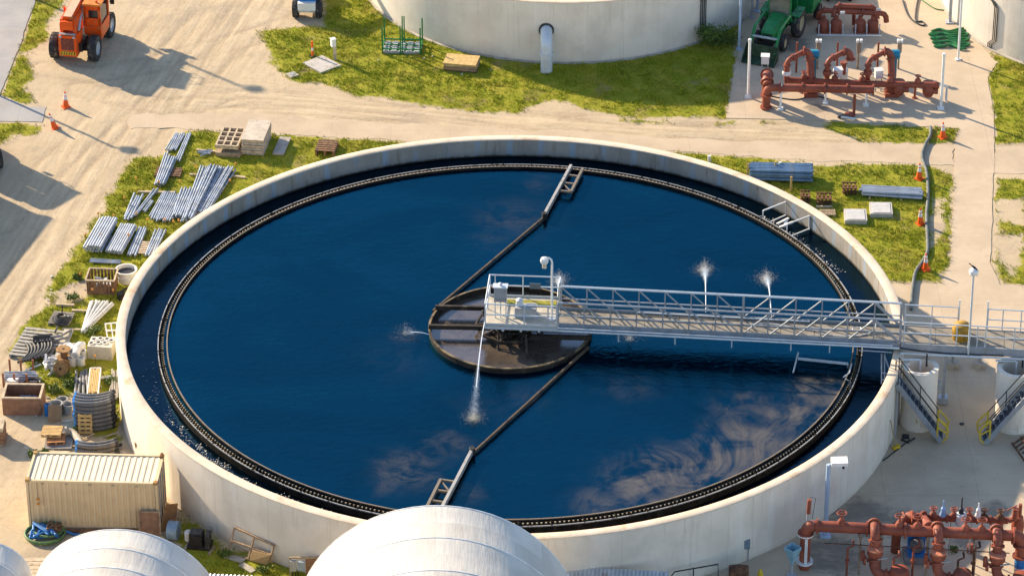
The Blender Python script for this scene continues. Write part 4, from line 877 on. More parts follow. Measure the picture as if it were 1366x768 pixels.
# tractor
TR = thing('tractor', 'green compact tractor with a front loader on the concrete pump pad', 'tractor', W(1037, 53, .012), R(-22)); TR.scale = (1.12,)*3
for x in (-.62, .62): wheel(TR, x, -1.0, .40, .26, mat('wheel_cream', (.42, .36, .22), .6))
for x in (-.78, .78): wheel(TR, x, .75, .66, .40, mat('wheel_cream', (.42, .36, .22), .6))
b = MB()
for i, (y, z, wd) in enumerate(((-1.55, .0, .30), (-1.5, .12, .36), (-1.0, .28, .40), (-.2, .36, .42), (.05, .36, .42))): pass
pr = [(-1.6, .72, 1.0, .26), (-1.5, .66, 1.16, .34), (-.9, .66, 1.30, .37), (.0, .66, 1.40, .39)]
vs = []; fs = []
for y, zb, zt, hw in pr: vs += [(-hw, y, zb), (hw, y, zb), (hw, y, zt-.1), (hw*.72, y, zt), (-hw*.72, y, zt), (-hw, y, zt-.1)]
for i in range(3):
    for j in range(6): fs.append((i*6+j, i*6+(j+1) % 6, i*6+6+(j+1) % 6, i*6+6+j))
fs += [tuple(range(5, -1, -1)), tuple(range(18, 24))]; b.add(vs, fs); part('hood', b, green, TR)
b = MB(); b.box((0, -.3, .55), (.5, 2.6, .3)); b.box((0, .75, .66), (1.2, .3, .3)); b.box((0, -1.0, .42), (1.1, .16, .16)); part('chassis', b, dark, TR)
b = MB()
for i in range(5): b.box((0, -1.62, .74+i*.07), (.46, .02, .03))
part('grille', b, dark, TR)
b = MB(); b.box((0, .55, .95), (1.05, 1.0, .2))
for x in (-.78, .78): b.path([(x, .75+.72*cos(a), .66+.72*sin(a)) for a in (.3, .8, 1.3, 1.8, 2.3, 2.7)], .02, 4); b.slab((x-.2, .2, 1.22), (x+.2, .2, 1.22), (x+.2, 1.1, 1.32), (x-.2, 1.1, 1.32), (0, 0, .05))
part('fender', b, green, TR)
b = MB()
for x in (-.55, .55):
    b.bar((x, .12, 1.0), (x*.95, .25, 2.2), .07, .07); b.bar((x, 1.15, 1.0), (x*.95, 1.1, 2.2), .07, .07)
part('cab_frame', b, green, TR); part('cab_roof', MB().box((0, .66, 2.26), (1.3, 1.3, .12)), green, TR)
part('windscreen', MB().slab((-.52, .13, 1.12), (.52, .13, 1.12), (.5, .24, 2.18), (-.5, .24, 2.18), (0, .015, 0)), mat('tan_glass', (.20, .19, .14), .2, 0, .2, 2, None, .6, 1, 0, None, .6), TR)
part('seat', MB().box((0, .85, 1.2), (.5, .15, .6)), dark, TR); part('steering_wheel', MB().lathe([(.16, 0), (.18, .02), (.16, .04)], 14, (0, .35, 1.4), closed=True), dark, TR)
part('beacon', MB().lathe([(.0001, 0), (.07, 0), (.06, .12), (.0001, .14)], 10, (.3, .3, 2.32)), yellow, TR)
for x in (-.62, .62):
    b = MB(); b.path([(x, .15, 1.0), (x, -.2, 1.42), (x, -1.55, 1.35), (x, -2.15, .65), (x, -2.3, .35)], .075, 6); part('loader_arm', b, green, TR)
b = MB(); b.bar((-.62, -1.9, .98), (.62, -1.9, .98), .08, .08); part('loader_crossbar', b, rimgrey, TR)
b = MB(); b.slab((-.8, -2.25, .75), (.8, -2.25, .75), (.8, -2.3, .12), (-.8, -2.3, .12), (0, -.04, 0)); b.slab((-.8, -2.3, .10), (.8, -2.3, .10), (.8, -2.95, .04), (-.8, -2.95, .04), (0, 0, .05))
for x in (-.8, .78): b.slab((x, -2.27, .72), (x, -2.3, .1), (x, -2.95, .05), (x, -2.85, .25), (.03, 0, 0))
part('bucket', b, mat('bucket_dark', (.035, .07, .04), .5, .2, .4, 4), TR)
SP = thing('spreader_cart', 'green hopper cart hitched behind the tractor on the pump pad', 'spreader', W(1072, 22, .012), R(-22))
b = MB(); b.box((0, 0, 1.25), (1.5, 1.9, 1.1), 0, 1.18); part('hopper', b, green, SP)
b = MB(); b.box((0, 0, 1.83), (1.7, 2.1, .06)); part('lid', b, green, SP); b = MB(); b.box((0, 0, .58), (.8, 2.1, .16)); b.bar((0, -1.0, .5), (-.2, -1.9, .5), .1, .1); part('frame', b, dark, SP)
for x in (-.75, .75): wheel(SP, x, .1, .42, .28, rimgrey, 14)
# ================================================================== RED PIPE MANIFOLDS
def P3(px, py, z): return Vector(W(px, py, z))
def arc(p, c, q, n=5):   # quadratic bend
    return [p*(1-t_)**2+c*2*t_*(1-t_)+q*t_**2 for t_ in [i/n for i in range(n+1)]]
def flange(b, p, d, r, th_=.08):
    d = Vector(d).normalized(); b.tube(Vector(p)-d*th_/2, Vector(p)+d*th_/2, r, 16)
def pipe(name, pts, r, parent, m=redpipe, fl=(), n=14):
    b = MB(); b.path(pts, r, n)
    for i in fl: d = (pts[min(i+1, len(pts)-1)]-pts[max(i-1, 0)]); flange(b, pts[i], d, r*1.42)
    return part(name, b, m, parent, True)
MA = thing('pipe_manifold', 'red oxide pump manifold with three raised bends on the upper right pad', 'pipe manifold', W(1135, 130), 0, 'red pipe manifolds', True)
z = 1.2; V = Vector
h0, h1 = P3(1030, 117, z), P3(1165, 120, z)
pipe('header_pipe', [h0+V((-.05, 0, 0)), h0.lerp(h1, .08), h0.lerp(h1, .3), h0.lerp(h1, .52), h0.lerp(h1, .74), h1], .205, MA, fl=(1, 2, 3, 4, 5))
p = h0+V((-.28, 0, 0)); pipe('elbow', arc(h0, p+V((.0, 0, 0)), p+V((0, -.02, -.4)))+[V((p.x, p.y, .1))], .21, MA, fl=(5, 6))
pipe('elbow', [p+V((.05, .1, .1))]+arc(p+V((.05, .35, .15)), p+V((.05, .8, .5)), p+V((.08, 1.0, .15)))+[V((p.x+.08, p.y+1.05, .1))], .24, MA, fl=(1, 5))
zb = .75
k0, k1, k2 = P3(1048, 107, zb), P3(1160, 112, zb), P3(1253, 114, zb+.1)
pipe('rear_header', [k0, k0.lerp(k1, .35), k0.lerp(k1, .6), k1, k1.lerp(k2, .3), k1.lerp(k2, .55), k1.lerp(k2, .95), k2], .17, MA, fl=(0, 1, 2, 3, 4, 6))
for i, (px, pump) in enumerate(((1049, True), (1103, False), (1157, True))):
    bz = P3(px, 108, zb); t0 = V((bz.x, bz.y, 1.65)); t1 = P3(px+9, 77, 1.95); t2 = P3(px+22, 70, 2.1)
    pipe('riser_bend', [bz, V((bz.x, bz.y, 1.2))]+arc(t0, t0+V((0, 0, .3)), t1, 4)+[t2], .135, MA, fl=(1, 2, 6))
    b = MB(); b.lathe([(.20, -.12), (.24, 0), (.20, .12)], 14, (bz.x, bz.y, 1.22)); part('coupling', b, whitepaint if i == 0 else redpipe, MA, True)
    pipe('discharge_bend', arc(t2+V((.05, 0, .05)), t2+V((.35, 0, .1)), t2+V((.38, -.05, -.35)), 4)+([t2+V((.42, -.5, -1.1)), V((t2.x+.42, t2.y-.7, .45))] if pump else [t2+V((.36, -.06, -.42))]), .19, MA, fl=(0, 4))
    if pump:
        q = t2+V((.62, .45, -.35)); b = MB(); b.lathe([(.0001, -.25), (.24, -.25), (.26, -.15), (.26, .2), (.2, .27), (.0001, .28)], 18, tuple(q), 'x'); b.box((q.x, q.y, q.z/2-.1), (.25, .25, q.z-.25)); part('pump_motor', b, mat('motor_blue', (.02, .20, .32) if i == 0 else (.16, .24, .34), .4), MA, True)
        b = MB(); g_ = V((t2.x+.42, t2.y-.7, .42)); b.lathe([(.0001, -.3), (.22, -.3), (.32, -.12), (.32, .12), (.22, .3), (.0001, .3)], 16, tuple(g_)); b.box((g_.x, g_.y, .12), (.7, .7, .22)); part('pump_casing', b, redpipe, MA, True)
    else:
        b = MB(); g_ = P3(px+18, 100, .3); b.lathe([(.0001, 0), (.38, .05), (.40, .5), (.1, .62), (.0001, .62)], 18, (g_.x, g_.y, .1)); part('pump_casing', b, pvc, MA, True)
        pipe('pump_stub', [V((g_.x+.1, g_.y-.5, .6)), V((g_.x+.1, g_.y-.5, 1.25))], .13, MA, fl=(1,))
    b = MB(); q = P3(px+13, 97, 0); b.tube((q.x, q.y, 0), (q.x, q.y, 1.75), .055, 8); part('brace_post', b, redpipe, MA, True)
    b = MB(); q = P3(px+41, 92, 0); b.box((q.x, q.y, .6), (.1, .1, 1.2)); b.box((q.x+.02, q.y, 1.25), (.22, .14, .6)); part('control_post', b, mat('weathered_box', (.30, .22, .15), .7), MA)
    b = MB(); b.box((q.x-.06, q.y, 1.62), (.12, .2, .14)); b.box((q.x+.12, q.y, 1.62), (.12, .2, .14)); part('flood_lamp', b, whitepaint, MA)
for px, py in ((1199, 116), (1238, 118)):
    q = P3(px, py, .55); b = MB(); b.lathe([(.0001, -.42), (.2, -.40), (.31, -.2), (.31, .05), (.22, .22), (.0001, .3)], 18, (q.x, q.y-.18, .6)); b.tube((q.x+.2, q.y-.3, .55), (q.x+.48, q.y-.34, .55), .15, 10); flange(b, (q.x, q.y, .86), (0, 0, 1), .3); part('check_valve', b, redpipe, MA, True)
for px, py, hh in ((1041, 146, 1.45), (1101, 138, 1.0), (1155, 141, .95)):
    q = W(px, py, .012); b = MB(); b.bar((q.x, q.y, 0), (q.x, q.y, hh), .10, .10); b.box((q.x, q.y, .05), (.28, .28, .1)); part('support_stand', b, whitepaint, MA)
q = W(1139, 153, .012); b = MB(); b.tube((q.x, q.y, 0), (q.x, q.y, 1.15), .075, 8); b.disc((q.x-.2, q.y-.02, .03), .28, 20, 'z', .05); part('drain_leg', b, redpipe, MA, True)
q = W(1220, 131, .012); b = MB(); b.tube((q.x, q.y, 0), (q.x, q.y, .8), .06, 8); b.disc((q.x, q.y, .03), .15, 12); part('support_stand', b, redpipe, MA, True)
q = P3(1253, 114, .85); b = MB(); b.path([q, q+V((.25, 0, .0)), q+V((.38, -.1, -.02)), V((q.x+.38, q.y-.1, 0))], .06, 8); part('tap_pipe', b, alu, MA, True)
for px, py, r_ in ((1020, 103, -.1), (1117, 121, .2), (1171, 122, .2)):
    q = W(px, py, .012); TH_ = thing('control_box', {1020: 'white control box on a stand at the left end of the upper red manifold', 1117: 'white control box on a stand in front of the middle manifold pump', 1171: 'white control box on a stand in front of the right manifold pump'}[px], 'control box', q, r_)
    part('box', MB().box((0, 0, 1.0), (.40, .28, .40)), whitepaint, TH_); part('hood', MB().slab((-.23, -.18, 1.22), (.23, -.18, 1.22), (.23, .18, 1.27), (-.23, .18, 1.27), (0, 0, .03)), whitepaint, TH_); b = MB(); b.bar((-.15, 0, 0), (-.15, 0, .8), .05, .05); b.bar((.15, 0, 0), (.15, 0, .8), .05, .05); part('stand', b, greysteel, TH_)
b = MB(); b.path([W(1118, 157, .06), W(1124, 154, .12), W(1131, 156, .08), W(1140, 158, .06)], .07, 8); solo('suction_hose', b, blacktube, 'short black hose with a pale end on the pad in front of the red manifold', 'hose', smooth=True)
b = MB(); b.tube(W(1122, 156, .14), W(1141, 159, .1), .06, 8); solo('hose_pipe', b, pvc, 'pale pipe piece beside the short black hose in front of the manifold', 'pipe')
b = MB(); b.path(spline([W(1026, 128, .04), W(1060, 133, .04), W(1085, 128, .04), W(1104, 132, .04)]), .03, 6); solo('power_cable', b, blacktube, 'black cable lying on the pad under the upper red manifold', 'cable', smooth=True)
# rear manifold in the shade
MB2 = thing('pipe_manifold', 'darker red pump manifold in shade at the top beside the tractor cart', 'pipe manifold', W(1135, 40), 0, 'red pipe manifolds', True)
z = 1.0; h0, h1 = P3(1092, 14, z), P3(1183, 18, z)
pipe('header_pipe', arc(V((h0.x, h0.y, .5)), h0, h0+V((.3, 0, 0)), 3)+[h0.lerp(h1, .3), h0.lerp(h1, .65)]+arc(h1-V((.3, 0, 0)), h1, V((h1.x, h1.y, .5)), 3), .15, MB2, fl=(3, 4, 5))
g0, g1 = P3(1112, 8, 1.25), P3(1170, 10, 1.25); pipe('rear_header', arc(V((g0.x, g0.y-.3, .7)), g0, g0+V((.3, 0, 0)), 3)+arc(g1-V((.3, 0, 0)), g1, V((g1.x, g1.y-.3, .7)), 3), .14, MB2, fl=(3, 4))
pipe('drop_pipe', [P3(1139, 13, 1.0), P3(1139, 33, .1)], .1, MB2)
for px in (1098, 1115, 1147, 1164):
    q = W(px, 42, .012); b = MB(); b.lathe([(.30, 0), (.30, .55), (.25, .62), (.12, .66), (.12, .85), (.0001, .86)], 16, (q.x, q.y, .05)); b.box((q.x, q.y, .05), (.7, .6, .08)); part('pump_casing', b, redpipe, MB2, True)
b = MB()
for px in (1092, 1107, 1124, 1141, 1156, 1173): q = W(px, 46, .012); b.tube((q.x, q.y, 0), (q.x, q.y, .6), .035, 6)
b.tube(W(1090, 47, .3), W(1176, 48, .3), .03, 6); part('guard_rail', b, alu, MB2)
for px, py in ((1124, 17), (1172, 13)): q = P3(px, py, 1.3); part('gauge_plate', MB().box(tuple(q), (.24, .04, .14)), whitepaint if px == 1124 else galv, MB2)
q = W(1118, -4, .01); TH_ = thing('utility_trailer', 'low dark utility trailer at the top edge behind the shaded manifold', 'trailer', q); part('bed', MB().box((0, 0, .5), (1.8, 1.2, .5)), mat('trailer_dark', (.06, .08, .11), .6), TH_)
for x in (-.6, .6): wheel(TH_, x, -.5, .26, .18, rimgrey, 10)
# front right manifold
MC = thing('pipe_manifold', 'large red pipe manifold in the bottom right corner', 'pipe manifold', W(1210, 790), 0, 'red pipe manifolds', True)
z = 2.1; h0, h1 = P3(1085, 701, z), P3(1352, 714, z); L = lambda t_: h0.lerp(h1, t_)
pipe('header_pipe', [L(0), L(.02), L(.27), L(.29), L(.46), L(.62), L(.64), L(.9), L(1)], .235, MC, fl=(1, 2, 3, 4, 5, 6, 7), n=18)
p = L(0)+V((-.30, 0, 0)); pipe('elbow', arc(L(0), p+V((0, 0, 0)), p+V((0, 0, -.35)), 5), .24, MC, fl=(5,), n=18)
pipe('down_pipe', [p+V((0, 0, -.4)), V((p.x, p.y, .25)), V((p.x, p.y, .0))], .22, MC, fl=(1,), n=18)
part('pipe_flange', MB().lathe([(.24, 0), (.34, 0), (.34, .07), (.24, .07)], 20, (p.x, p.y, 1.68), closed=True), whitepaint, MC, True)
b = MB(); b.bar((p.x+.02, p.y-.235, .3), (p.x+.02, p.y-.235, 1.6), .12, .02); part('white_streak', b, pvc, MC)
b = MB(); b.lathe([(.22, .0), (.36, .0), (.36, .08), (.22, .08)], 20, (p.x, p.y, .32), closed=True); part('base_flange', b, pvc, MC, True)
b = MB(); q = p+V((.05, .1, .2)); b.tube(q, q+V((0, 0, .35)), .05, 8); part('air_valve_stem', b, greysteel, MC, True)
b = MB(); b.tube(q+V((0.03, 0, .35)), q+V((.06, .05, 1.0)), .09, 10); part('air_valve', b, redpipe, MC, True)
b = MB(); b.path([q+V((.05, 0, 1.0)), q+V((.1, 0, 1.15)), q+V((.3, 0, 1.1)), q+V((.26, 0, .6)), q+V((.2, 0, .1))], .012, 5); part('sample_tube', b, dark, MC)
for t_, dx in ((.305, 0), (.62, 0), (.915, 0)):
    a = L(t_)+V((0, -.1, .1)); pipe('branch_bend', arc(a+V((0, .15, .1)), a+V((0, -.35, .18)), a+V((0, -.5, -.25)), 5)+[a+V((0, -.55, -.55))], .20, MC, fl=(0, 5))
    c = a+V((0, -.58, -.62)); b = MB(); b.lathe([(.0001, -.16), (.30, -.16), (.33, -.12), (.33, .12), (.30, .16), (.0001, .16)], 20, tuple(c+V((0, -.05, -.1)))); b.tube(c+V((0, 0, -.2)), c+V((0, 0, -.6)), .24, 14); part('valve_body', b, redpipe, MC, True)
    part('valve_cover', MB().disc(tuple(c+V((0, -.12, .1))), .345, 24, 'z', .06), mat('salmon_cover', (.52, .19, .11), .5), MC, True)
    b = MB(); b.tube(c+V((-.5, -.1, -.5)), c+V((-.5, -.1, -.05)), .09, 8); b.tube(c+V((-.5, -.1, -.42)), c+V((0, -.1, -.42)), .06, 6); b.disc(tuple(c+V((-.42, -.1, -.5))), .2, 14, 'x', .1); part('actuator', b, redpipe, MC, True)
    b = MB(); b.bar(c+V((.1, -.25, -.35)), c+V((.5, -.25, -.3)), .05, .05); b.box(tuple(c+V((.05, -.28, .0))), (.08, .06, .12)); part('valve_lever', b, greysteel, MC)
    pipe('lower_bend', arc(c+V((-.02, -.05, -.55)), c+V((-.05, -.3, -1.05)), c+V((.45, -.4, -1.05)), 6)+[c+V((1.0, -.45, -1.1))], .21, MC, fl=(0, 6, 7))
    b = MB(); pp = c+V((1.0, -.45, -1.1)); b.lathe([(.0001, -.45), (.36, -.4), (.44, -.1), (.44, .1), (.36, .4), (.0001, .45)], 18, tuple(pp)); part('pump_casing', b, redpipe, MC, True)
for t_ in (.235, .34, .57, .81):
    q = L(t_)+V((0, -.28, 0)); b = MB(); b.bar((q.x, q.y, 0), (q.x, q.y, z-.1), .09, .09); b.box((q.x, q.y+.15, z-.26), (.14, .5, .06)); part('support_stand', b, mat('stand_tan', (.30, .22, .16), .7, .1), MC)
b = MB(); b.tube(L(.05)+V((0, -.4, -.55)), L(.98)+V((0, -.4, -.6)), .022, 6); part('tie_rod', b, rust, MC)
e = h1+V((.0, 0, 0)); pipe('elbow', arc(h1, h1+V((.35, 0, 0)), h1+V((.35, -.1, -.4)), 5)+[h1+V((.35, -.15, -.9))], .26, MC, fl=(0, 5, 6), n=18)
b = MB(); q = h1+V((.35, -.15, -.9)); b.tube(q, V((q.x, q.y, .7)), .25, 18); part('blue_sleeve', b, blue, MC, True); b = MB(); b.tube(V((q.x, q.y, .7)), V((q.x, q.y, 0)), .25, 18); part('white_base', b, whitepaint, MC, True)
zr = 1.75; g0, g1 = P3(1236, 690, zr), P3(1345, 694, zr); G_ = lambda t_: g0.lerp(g1, t_)
pipe('rear_header', [G_(-.1), G_(.25), G_(.45), G_(.62), G_(.78), G_(1)], .14, MC, fl=(1, 2, 3, 4))
pipe('rear_elbow', arc(P3(1199, 703, 1.5), P3(1212, 684, 1.9), P3(1216, 690, 1.9), 4)+[P3(1230, 690, 1.8), P3(1238, 700, 1.9), L(.58)+V((0, .1, .15))], .22, MC, fl=(2, 4, 5))
pipe('rear_down_pipe', [P3(1199, 703, 1.5), P3(1196, 712, .9), W(1194, 735, 0)], .2, MC, fl=(0,))
pipe('vertical_stub', [G_(.9), G_(.9)+V((0, -.25, -.9))], .13, MC, fl=(0, 1)); 
for t_, mm, hh in ((.20, mat('valve_blue', (.25, .40, .62), .5), .75), (.42, blacktube, .95), (.63, whitepaint, .70)):
    q = G_(t_)+V((0, 0, .12)); b = MB(); b.lathe([(.14, 0), (.15, .1), (.10, .22), (.10, .38), (.04, .45), (.03, hh), (.0001, hh+.02)], 14, tuple(q)); part('valve_bonnet', b, mm, MC, True)
b = MB(); q = G_(.42); b.lathe([(.24, -.25), (.24, .2), (.18, .25), (.0001, .25)], 14, tuple(q+V((0, -.05, .05)))); part('valve_body', b, pvc, MC, True)
b = MB(); q = P3(1351, 690, 1.6); b.path([g1, g1+V((.25, 0, .1)), g1+V((.3, 0, .6))], .13, 10); b.lathe([(.0001, -.5), (.25, -.45), (.28, 0), (.2, .4), (.0001, .45)], 16, tuple(q+V((.2, -.2, -.2)))); b.tube(q+V((.25, -.2, .2)), q+V((.25, -.2, .8)), .08, 8); b.tube(g1+V((-.1, 0, .5)), g1+V((.35, .1, .7)), .03, 6); part('end_valve', b, redpipe, MC, True)
for t_ in (0.05, .3, .55, .8):
    q = G_(t_); b = MB(); b.tube((q.x, q.y, 0), (q.x, q.y, zr), .035, 6); part('rear_stand', b, greysteel, MC)
TH_ = thing('pump_unit', 'blue pump on a concrete plinth under the bottom right manifold', 'pump', W(1222, 744, .012)); part('plinth', MB().box((0, 0, .15), (1.05, .95, .3)), mat('plinth', (.22, .22, .22), .9), TH_)
part('pump_base', MB().box((0, 0, .36), (.75, .75, .14)), blue, TH_); part('pump_volute', MB().lathe([(.0001, -.3), (.22, -.3), (.30, -.1), (.30, .1), (.2, .3), (.0001, .3)], 18, (0, -.05, .72), 'y'), mat('pump_grey', (.13, .12, .12), .5), TH_, True); part('pump_back', MB().box((0, .28, .95), (.72, .25, .8)), blue, TH_); part('nameplate', MB().box((0.0, .1, 1.38), (.4, .2, .05)), mat('pump_plate', (.5, .42, .36), .5), TH_)
b = MB(); b.lathe([(.13, 0), (.13, .38), (.11, .42), (.0001, .42)], 14); solo('fire_canister', b, redpipe, 'small red canister standing on the pad behind the manifold stand', 'canister', loc=near(1294, 736, .012), smooth=True)
shrub('weed', W(1272, 734, .012), .22, 160, 'small weed growing on the pad under the bottom right manifold')
TH_ = thing('hopper_funnel', 'pale blue funnel shaped hopper by the left leg of the corner manifold', 'hopper', W(1056, 768, .012)); b = MB(); b.lathe([(.06, .6), (.10, .7), (.36, 1.35), (.36, 1.45), (.33, 1.45), (.08, .75)], 4, (0, 0, 0)); part('funnel', b, mat('funnel_blue', (.22, .38, .45), .4), TH_); b = MB(); b.tube((0, 0, 0), (0, 0, .65), .05, 8); b.box((0, 0, .03), (.4, .4, .06)); part('stand', b, galv, TH_)
TH_ = thing('electric_meter', 'small blue grey panel on two legs against the tank wall', 'panel', W(994, 748)); part('panel', MB().box((0, 0, .85), (.36, .12, .42)), mat('panel_blue', (.16, .20, .25), .5), TH_); b = MB(); b.bar((-.13, 0, 0), (-.13, 0, .7), .04, .04); b.bar((.13, 0, 0), (.13, 0, .7), .04, .04); part('leg', b, greysteel, TH_)
post('tap_post', 1005, 742, .5, 'short tap post beside the blue grey panel', 'tap', .03, greysteel, False)
b = MB(); b.lathe([(.12, 0), (.12, .3), (.09, .4), (.04, .5), (.0001, .52)], 12); solo('gas_bottle', b, yellow, 'yellow capped bottle at the bottom edge beside the tank wall', 'bottle', loc=near(1014, 772, .012), smooth=True)
b = MB(); b.path([W(892, 772, .6), W(900, 762, .8), W(958, 752, .8), W(958, 775, .5)], .03, 6); b.tube(W(925, 757, .8), W(925, 775, 0), .03, 6); solo('guard_rail', b, dark, 'dark pipe guard rail at the foot of the tank, bottom edge', 'rail')
b = MB(); q = W(985, 772); TH_ = thing('motor_skid', 'dark round motor cut by the bottom edge beside the tank foot', 'motor', W(985, 776)); part('motor_casing', MB().lathe([(.0001, -.4), (.3, -.4), (.34, 0), (.3, .4), (.0001, .4)], 16, (0, 0, .5), 'x'), rust, TH_, True); part('skid', MB().box((0, 0, .08), (1, .5, .14)), dark, TH_)
def handwheel(p, hgt, parent, r_=.2, m=redpipe):
    b = MB(); b.tube(p, p+V((0, 0, hgt)), .04, 8); b.path([p+V((r_*cos(a), r_*sin(a), hgt)) for a in [i*.524 for i in range(12)]], .025, 6, closed=True); b.bar(p+V((-r_, 0, hgt)), p+V((r_, 0, hgt)), .03, .03); b.lathe([(.0001, 0), (.17, 0), (.17, .1), (.09, .22), (.0001, .22)], 12, tuple(p)); return part('valve_handwheel', b, m, parent, True)
for t_ in (.14, .43, .52, .76, .84): handwheel(L(t_)+V((0, 0, .2)), .5, MC)
for t_ in (.08, .33, .52, .7, .9): handwheel(G_(t_)+V((0, -.02, .1)), .4, MC, .14, rust if t_ > .6 else redpipe)
for t_, dy, zt in ((.17, -.6, 1.5), (.40, -.75, 1.2), (.50, -.5, 1.6), (.72, -.8, 1.3), (.80, -.55, 1.7)):
    q = L(t_)+V((0, dy, 0)); b = MB(); b.path([V((q.x, q.y, 0)), V((q.x, q.y, zt)), V((q.x+.25, q.y+.1, zt+.05)), V((q.x+.25, q.y+.4, zt+.1))], .05, 8); flange(b, (q.x, q.y, zt*.6), (0, 0, 1), .10); part('drain_pipe', b, rust if t_ > .6 else redpipe, MC, True)
b = MB(); b.path(spline([L(.2)+V((0, -.9, -2.06)), L(.4)+V((0, -1.2, -2.06)), L(.6)+V((0, -.8, -2.06)), L(.85)+V((0, -1.1, -2.06))]), .03, 6); solo('power_cable', b, blacktube, 'black cable lying on the pad under the large corner manifold', 'cable', smooth=True)
for t_ in (.12, .32, .5, .68, .86): handwheel(k0.lerp(k2, t_)+V((0, 0, .14)), .36, MA, .14)
# hoses top right
b = MB()
for i in range(9):
    a = W(1243+i*1.2, 42+i*2.6, .07+.03*(i % 2)); c = W(1286+i*.3, 38+i*3.3, .07+.03*((i+1) % 2)); m_ = a.lerp(c, .5)+V((0, -.25+.06*i, .03)); b.path(spline([a, a.lerp(c, .25)+V((0, .12*(-1)**i, .02)), m_, a.lerp(c, .78)+V((0, -.1, .02)), c]), .075, 8)
    if i < 8: n_ = W(1243+(i+1)*1.2, 42+(i+1)*2.6, .08); (b.path(arc(a, (a+n_)/2+V((-.4, 0, 0)), n_, 4), .07, 8) if i % 2 else b.path(arc(c, c+V((.4, -.1, 0)), W(1286+(i+1)*.3, 38+(i+1)*3.3, .08), 4), .07, 8))
HG = solo('hose_coil', b, greenhose, 'pile of green hose flaked on the concrete beside the white pole', 'hose', smooth=True)
b = MB(); b.path(spline([W(1204, 0, .05), W(1210, 18, .05), W(1218, 28, .05), W(1229, 34, .05), W(1234, 33, .05), W(1230, 29, .05), W(1222, 28, .05), W(1222, 14, .05), W(1226, -6, .05)]), .045, 6); solo('drain_hose', b, blacktube, 'thin black hose looped on the concrete at the top right', 'hose', smooth=True)
b = MB(); b.path(spline([W(1222, -6, .04), W(1235, 4, .04), W(1248, 12, .04), W(1261, 14, .04)]), .03, 6); solo('green_hose', b, greenhose, 'thin green hose crossing to the corner tank', 'hose', smooth=True)
b = MB(); b.path(spline([(*W(x, y)[:2], .11) for x, y in ((1241, 172), (1241, 183), (1234, 196), (1230, 212), (1236, 232), (1238, 260), (1236, 290), (1237, 318), (1237, 338), (1230, 352), (1221, 366), (1217, 390), (1215, 415))], 8), .085, 10)
solo('discharge_hose', b, greyhose, 'long grey hose running past the cones across the track to the walkway', 'hose', smooth=True)
# ================================================================== STORAGE YARD: PIPES
def bundle(a, c, n, r, label, group, layers=1, m=steelpipe, z=.06, spread=1.06, jit=.02, lj=.12, name='steel_pipe', fan=0.0, square=False):
    A, C = W(*a), W(*c); d = C-A; ln = d.length; d.normalize(); side = Vector((-d.y, d.x, 0)); mid = (A+C)/2; an = math.atan2(d.y, d.x)
    first = None; i = 0; per = math.ceil(n/layers)
    for ly in range(layers):
        for j in range(per):
            if i >= n: break
            if first is None:
                b = MB()
                if square: b.box((0, 0, 0), (ln, r*2, r*2))
                else: b.path([(-ln/2, 0, 0), (ln/2, 0, 0)], r, 8)
                o = first = solo(name, b, m, label, name.split('_')[-1], group, loc=(0, 0, 0), smooth=not square)
            else: o = first.copy(); COL.objects.link(o)
            u = (j-(per-1)/2)*2*r*spread
            o.location = mid+side*(u+(r if ly % 2 and not square else 0))+d*random.uniform(-lj, lj)+Vector((0, 0, z+r+ly*2*r*.93+random.uniform(0, .015)))
            o.rotation_euler = (0, random.gauss(0, .006), an+random.gauss(0, jit)+fan*(j-(per-1)/2)/per)
            i += 1
    for q in (A.lerp(C, .2), A.lerp(C, .5), A.lerp(C, .8)): ex(q.x, q.y, per*r*1.0)
G1 = 'loose galvanised pipes laid in the grass'
bundle((228, 203), (240, 181), 6, .045, 'short steel pipe in the farthest small bunch of the yard', 'far small pipe bunch')
bundle((237, 217), (253, 180), 3, .045, 'long steel pipe lying beside the far small bunch', 'far long pipe pair', jit=.012)
bundle((215, 250), (230, 214), 8, .055, 'steel pipe in the neat bundle crossing the timber bearers', 'neat far pipe bundle', 2)
bundle((208, 248), (223, 206), 2, .05, 'longer steel pipe on the left side of the neat far bundle', 'long pipes beside the far bundle', jit=.01)
bundle((169, 295), (186, 263), 4, .06, 'steel pipe in the leftmost loose row of the yard', 'leftmost loose pipes', jit=.03)
bundle((180, 291), (208, 255), 2, .05, 'single long pipe lying between two loose rows', 'lone long pipes')
bundle((193, 284), (204, 270), 2, .05, 'short pipe piece between the long lone pipes', 'short pipe pieces')
bundle((202, 290), (219, 259), 2, .045, 'pipe lying just left of the nine pipe row', 'pipes left of the row')
bundle((214, 297), (232, 260), 10, .048, 'blue grey pipe in the flat ten pipe row in the middle of the yard', 'flat ten pipe row', 1, jit=.012)
bundle((237, 294), (252, 257), 10, .055, 'pipe in the middle heap next to the tank rim', 'middle pipe heap', 2, jit=.03, m=steelpipe)
bundle((250, 299), (280, 228), 16, .055, 'long pipe in the biggest heap beside the tank rim', 'biggest pipe heap', 3, jit=.03)
bundle((267, 288), (303, 228), 15, .05, 'long pipe in the heap closest to the tank rim', 'rim side pipe heap', 2, jit=.045)
bundle((124, 339), (146, 300), 20, .062, 'pale pipe in the tall strapped stack on bearers', 'tall strapped pipe stack', 3, galv, .12, 1.02, .006, .05)
bundle((153, 342), (173, 306), 14, .055, 'pale pipe in the lower strapped stack on slats', 'lower strapped pipe stack', 2, galv, .12, 1.02, .006, .05)
bundle((176, 343), (191, 306), 4, .055, 'pipe in the thin row right of the strapped stacks', 'thin pipe row', jit=.03)
bundle((199, 344), (215, 309), 5, .05, 'pipe in the thin row touching the tank rim', 'thin rim side pipe row', jit=.03)
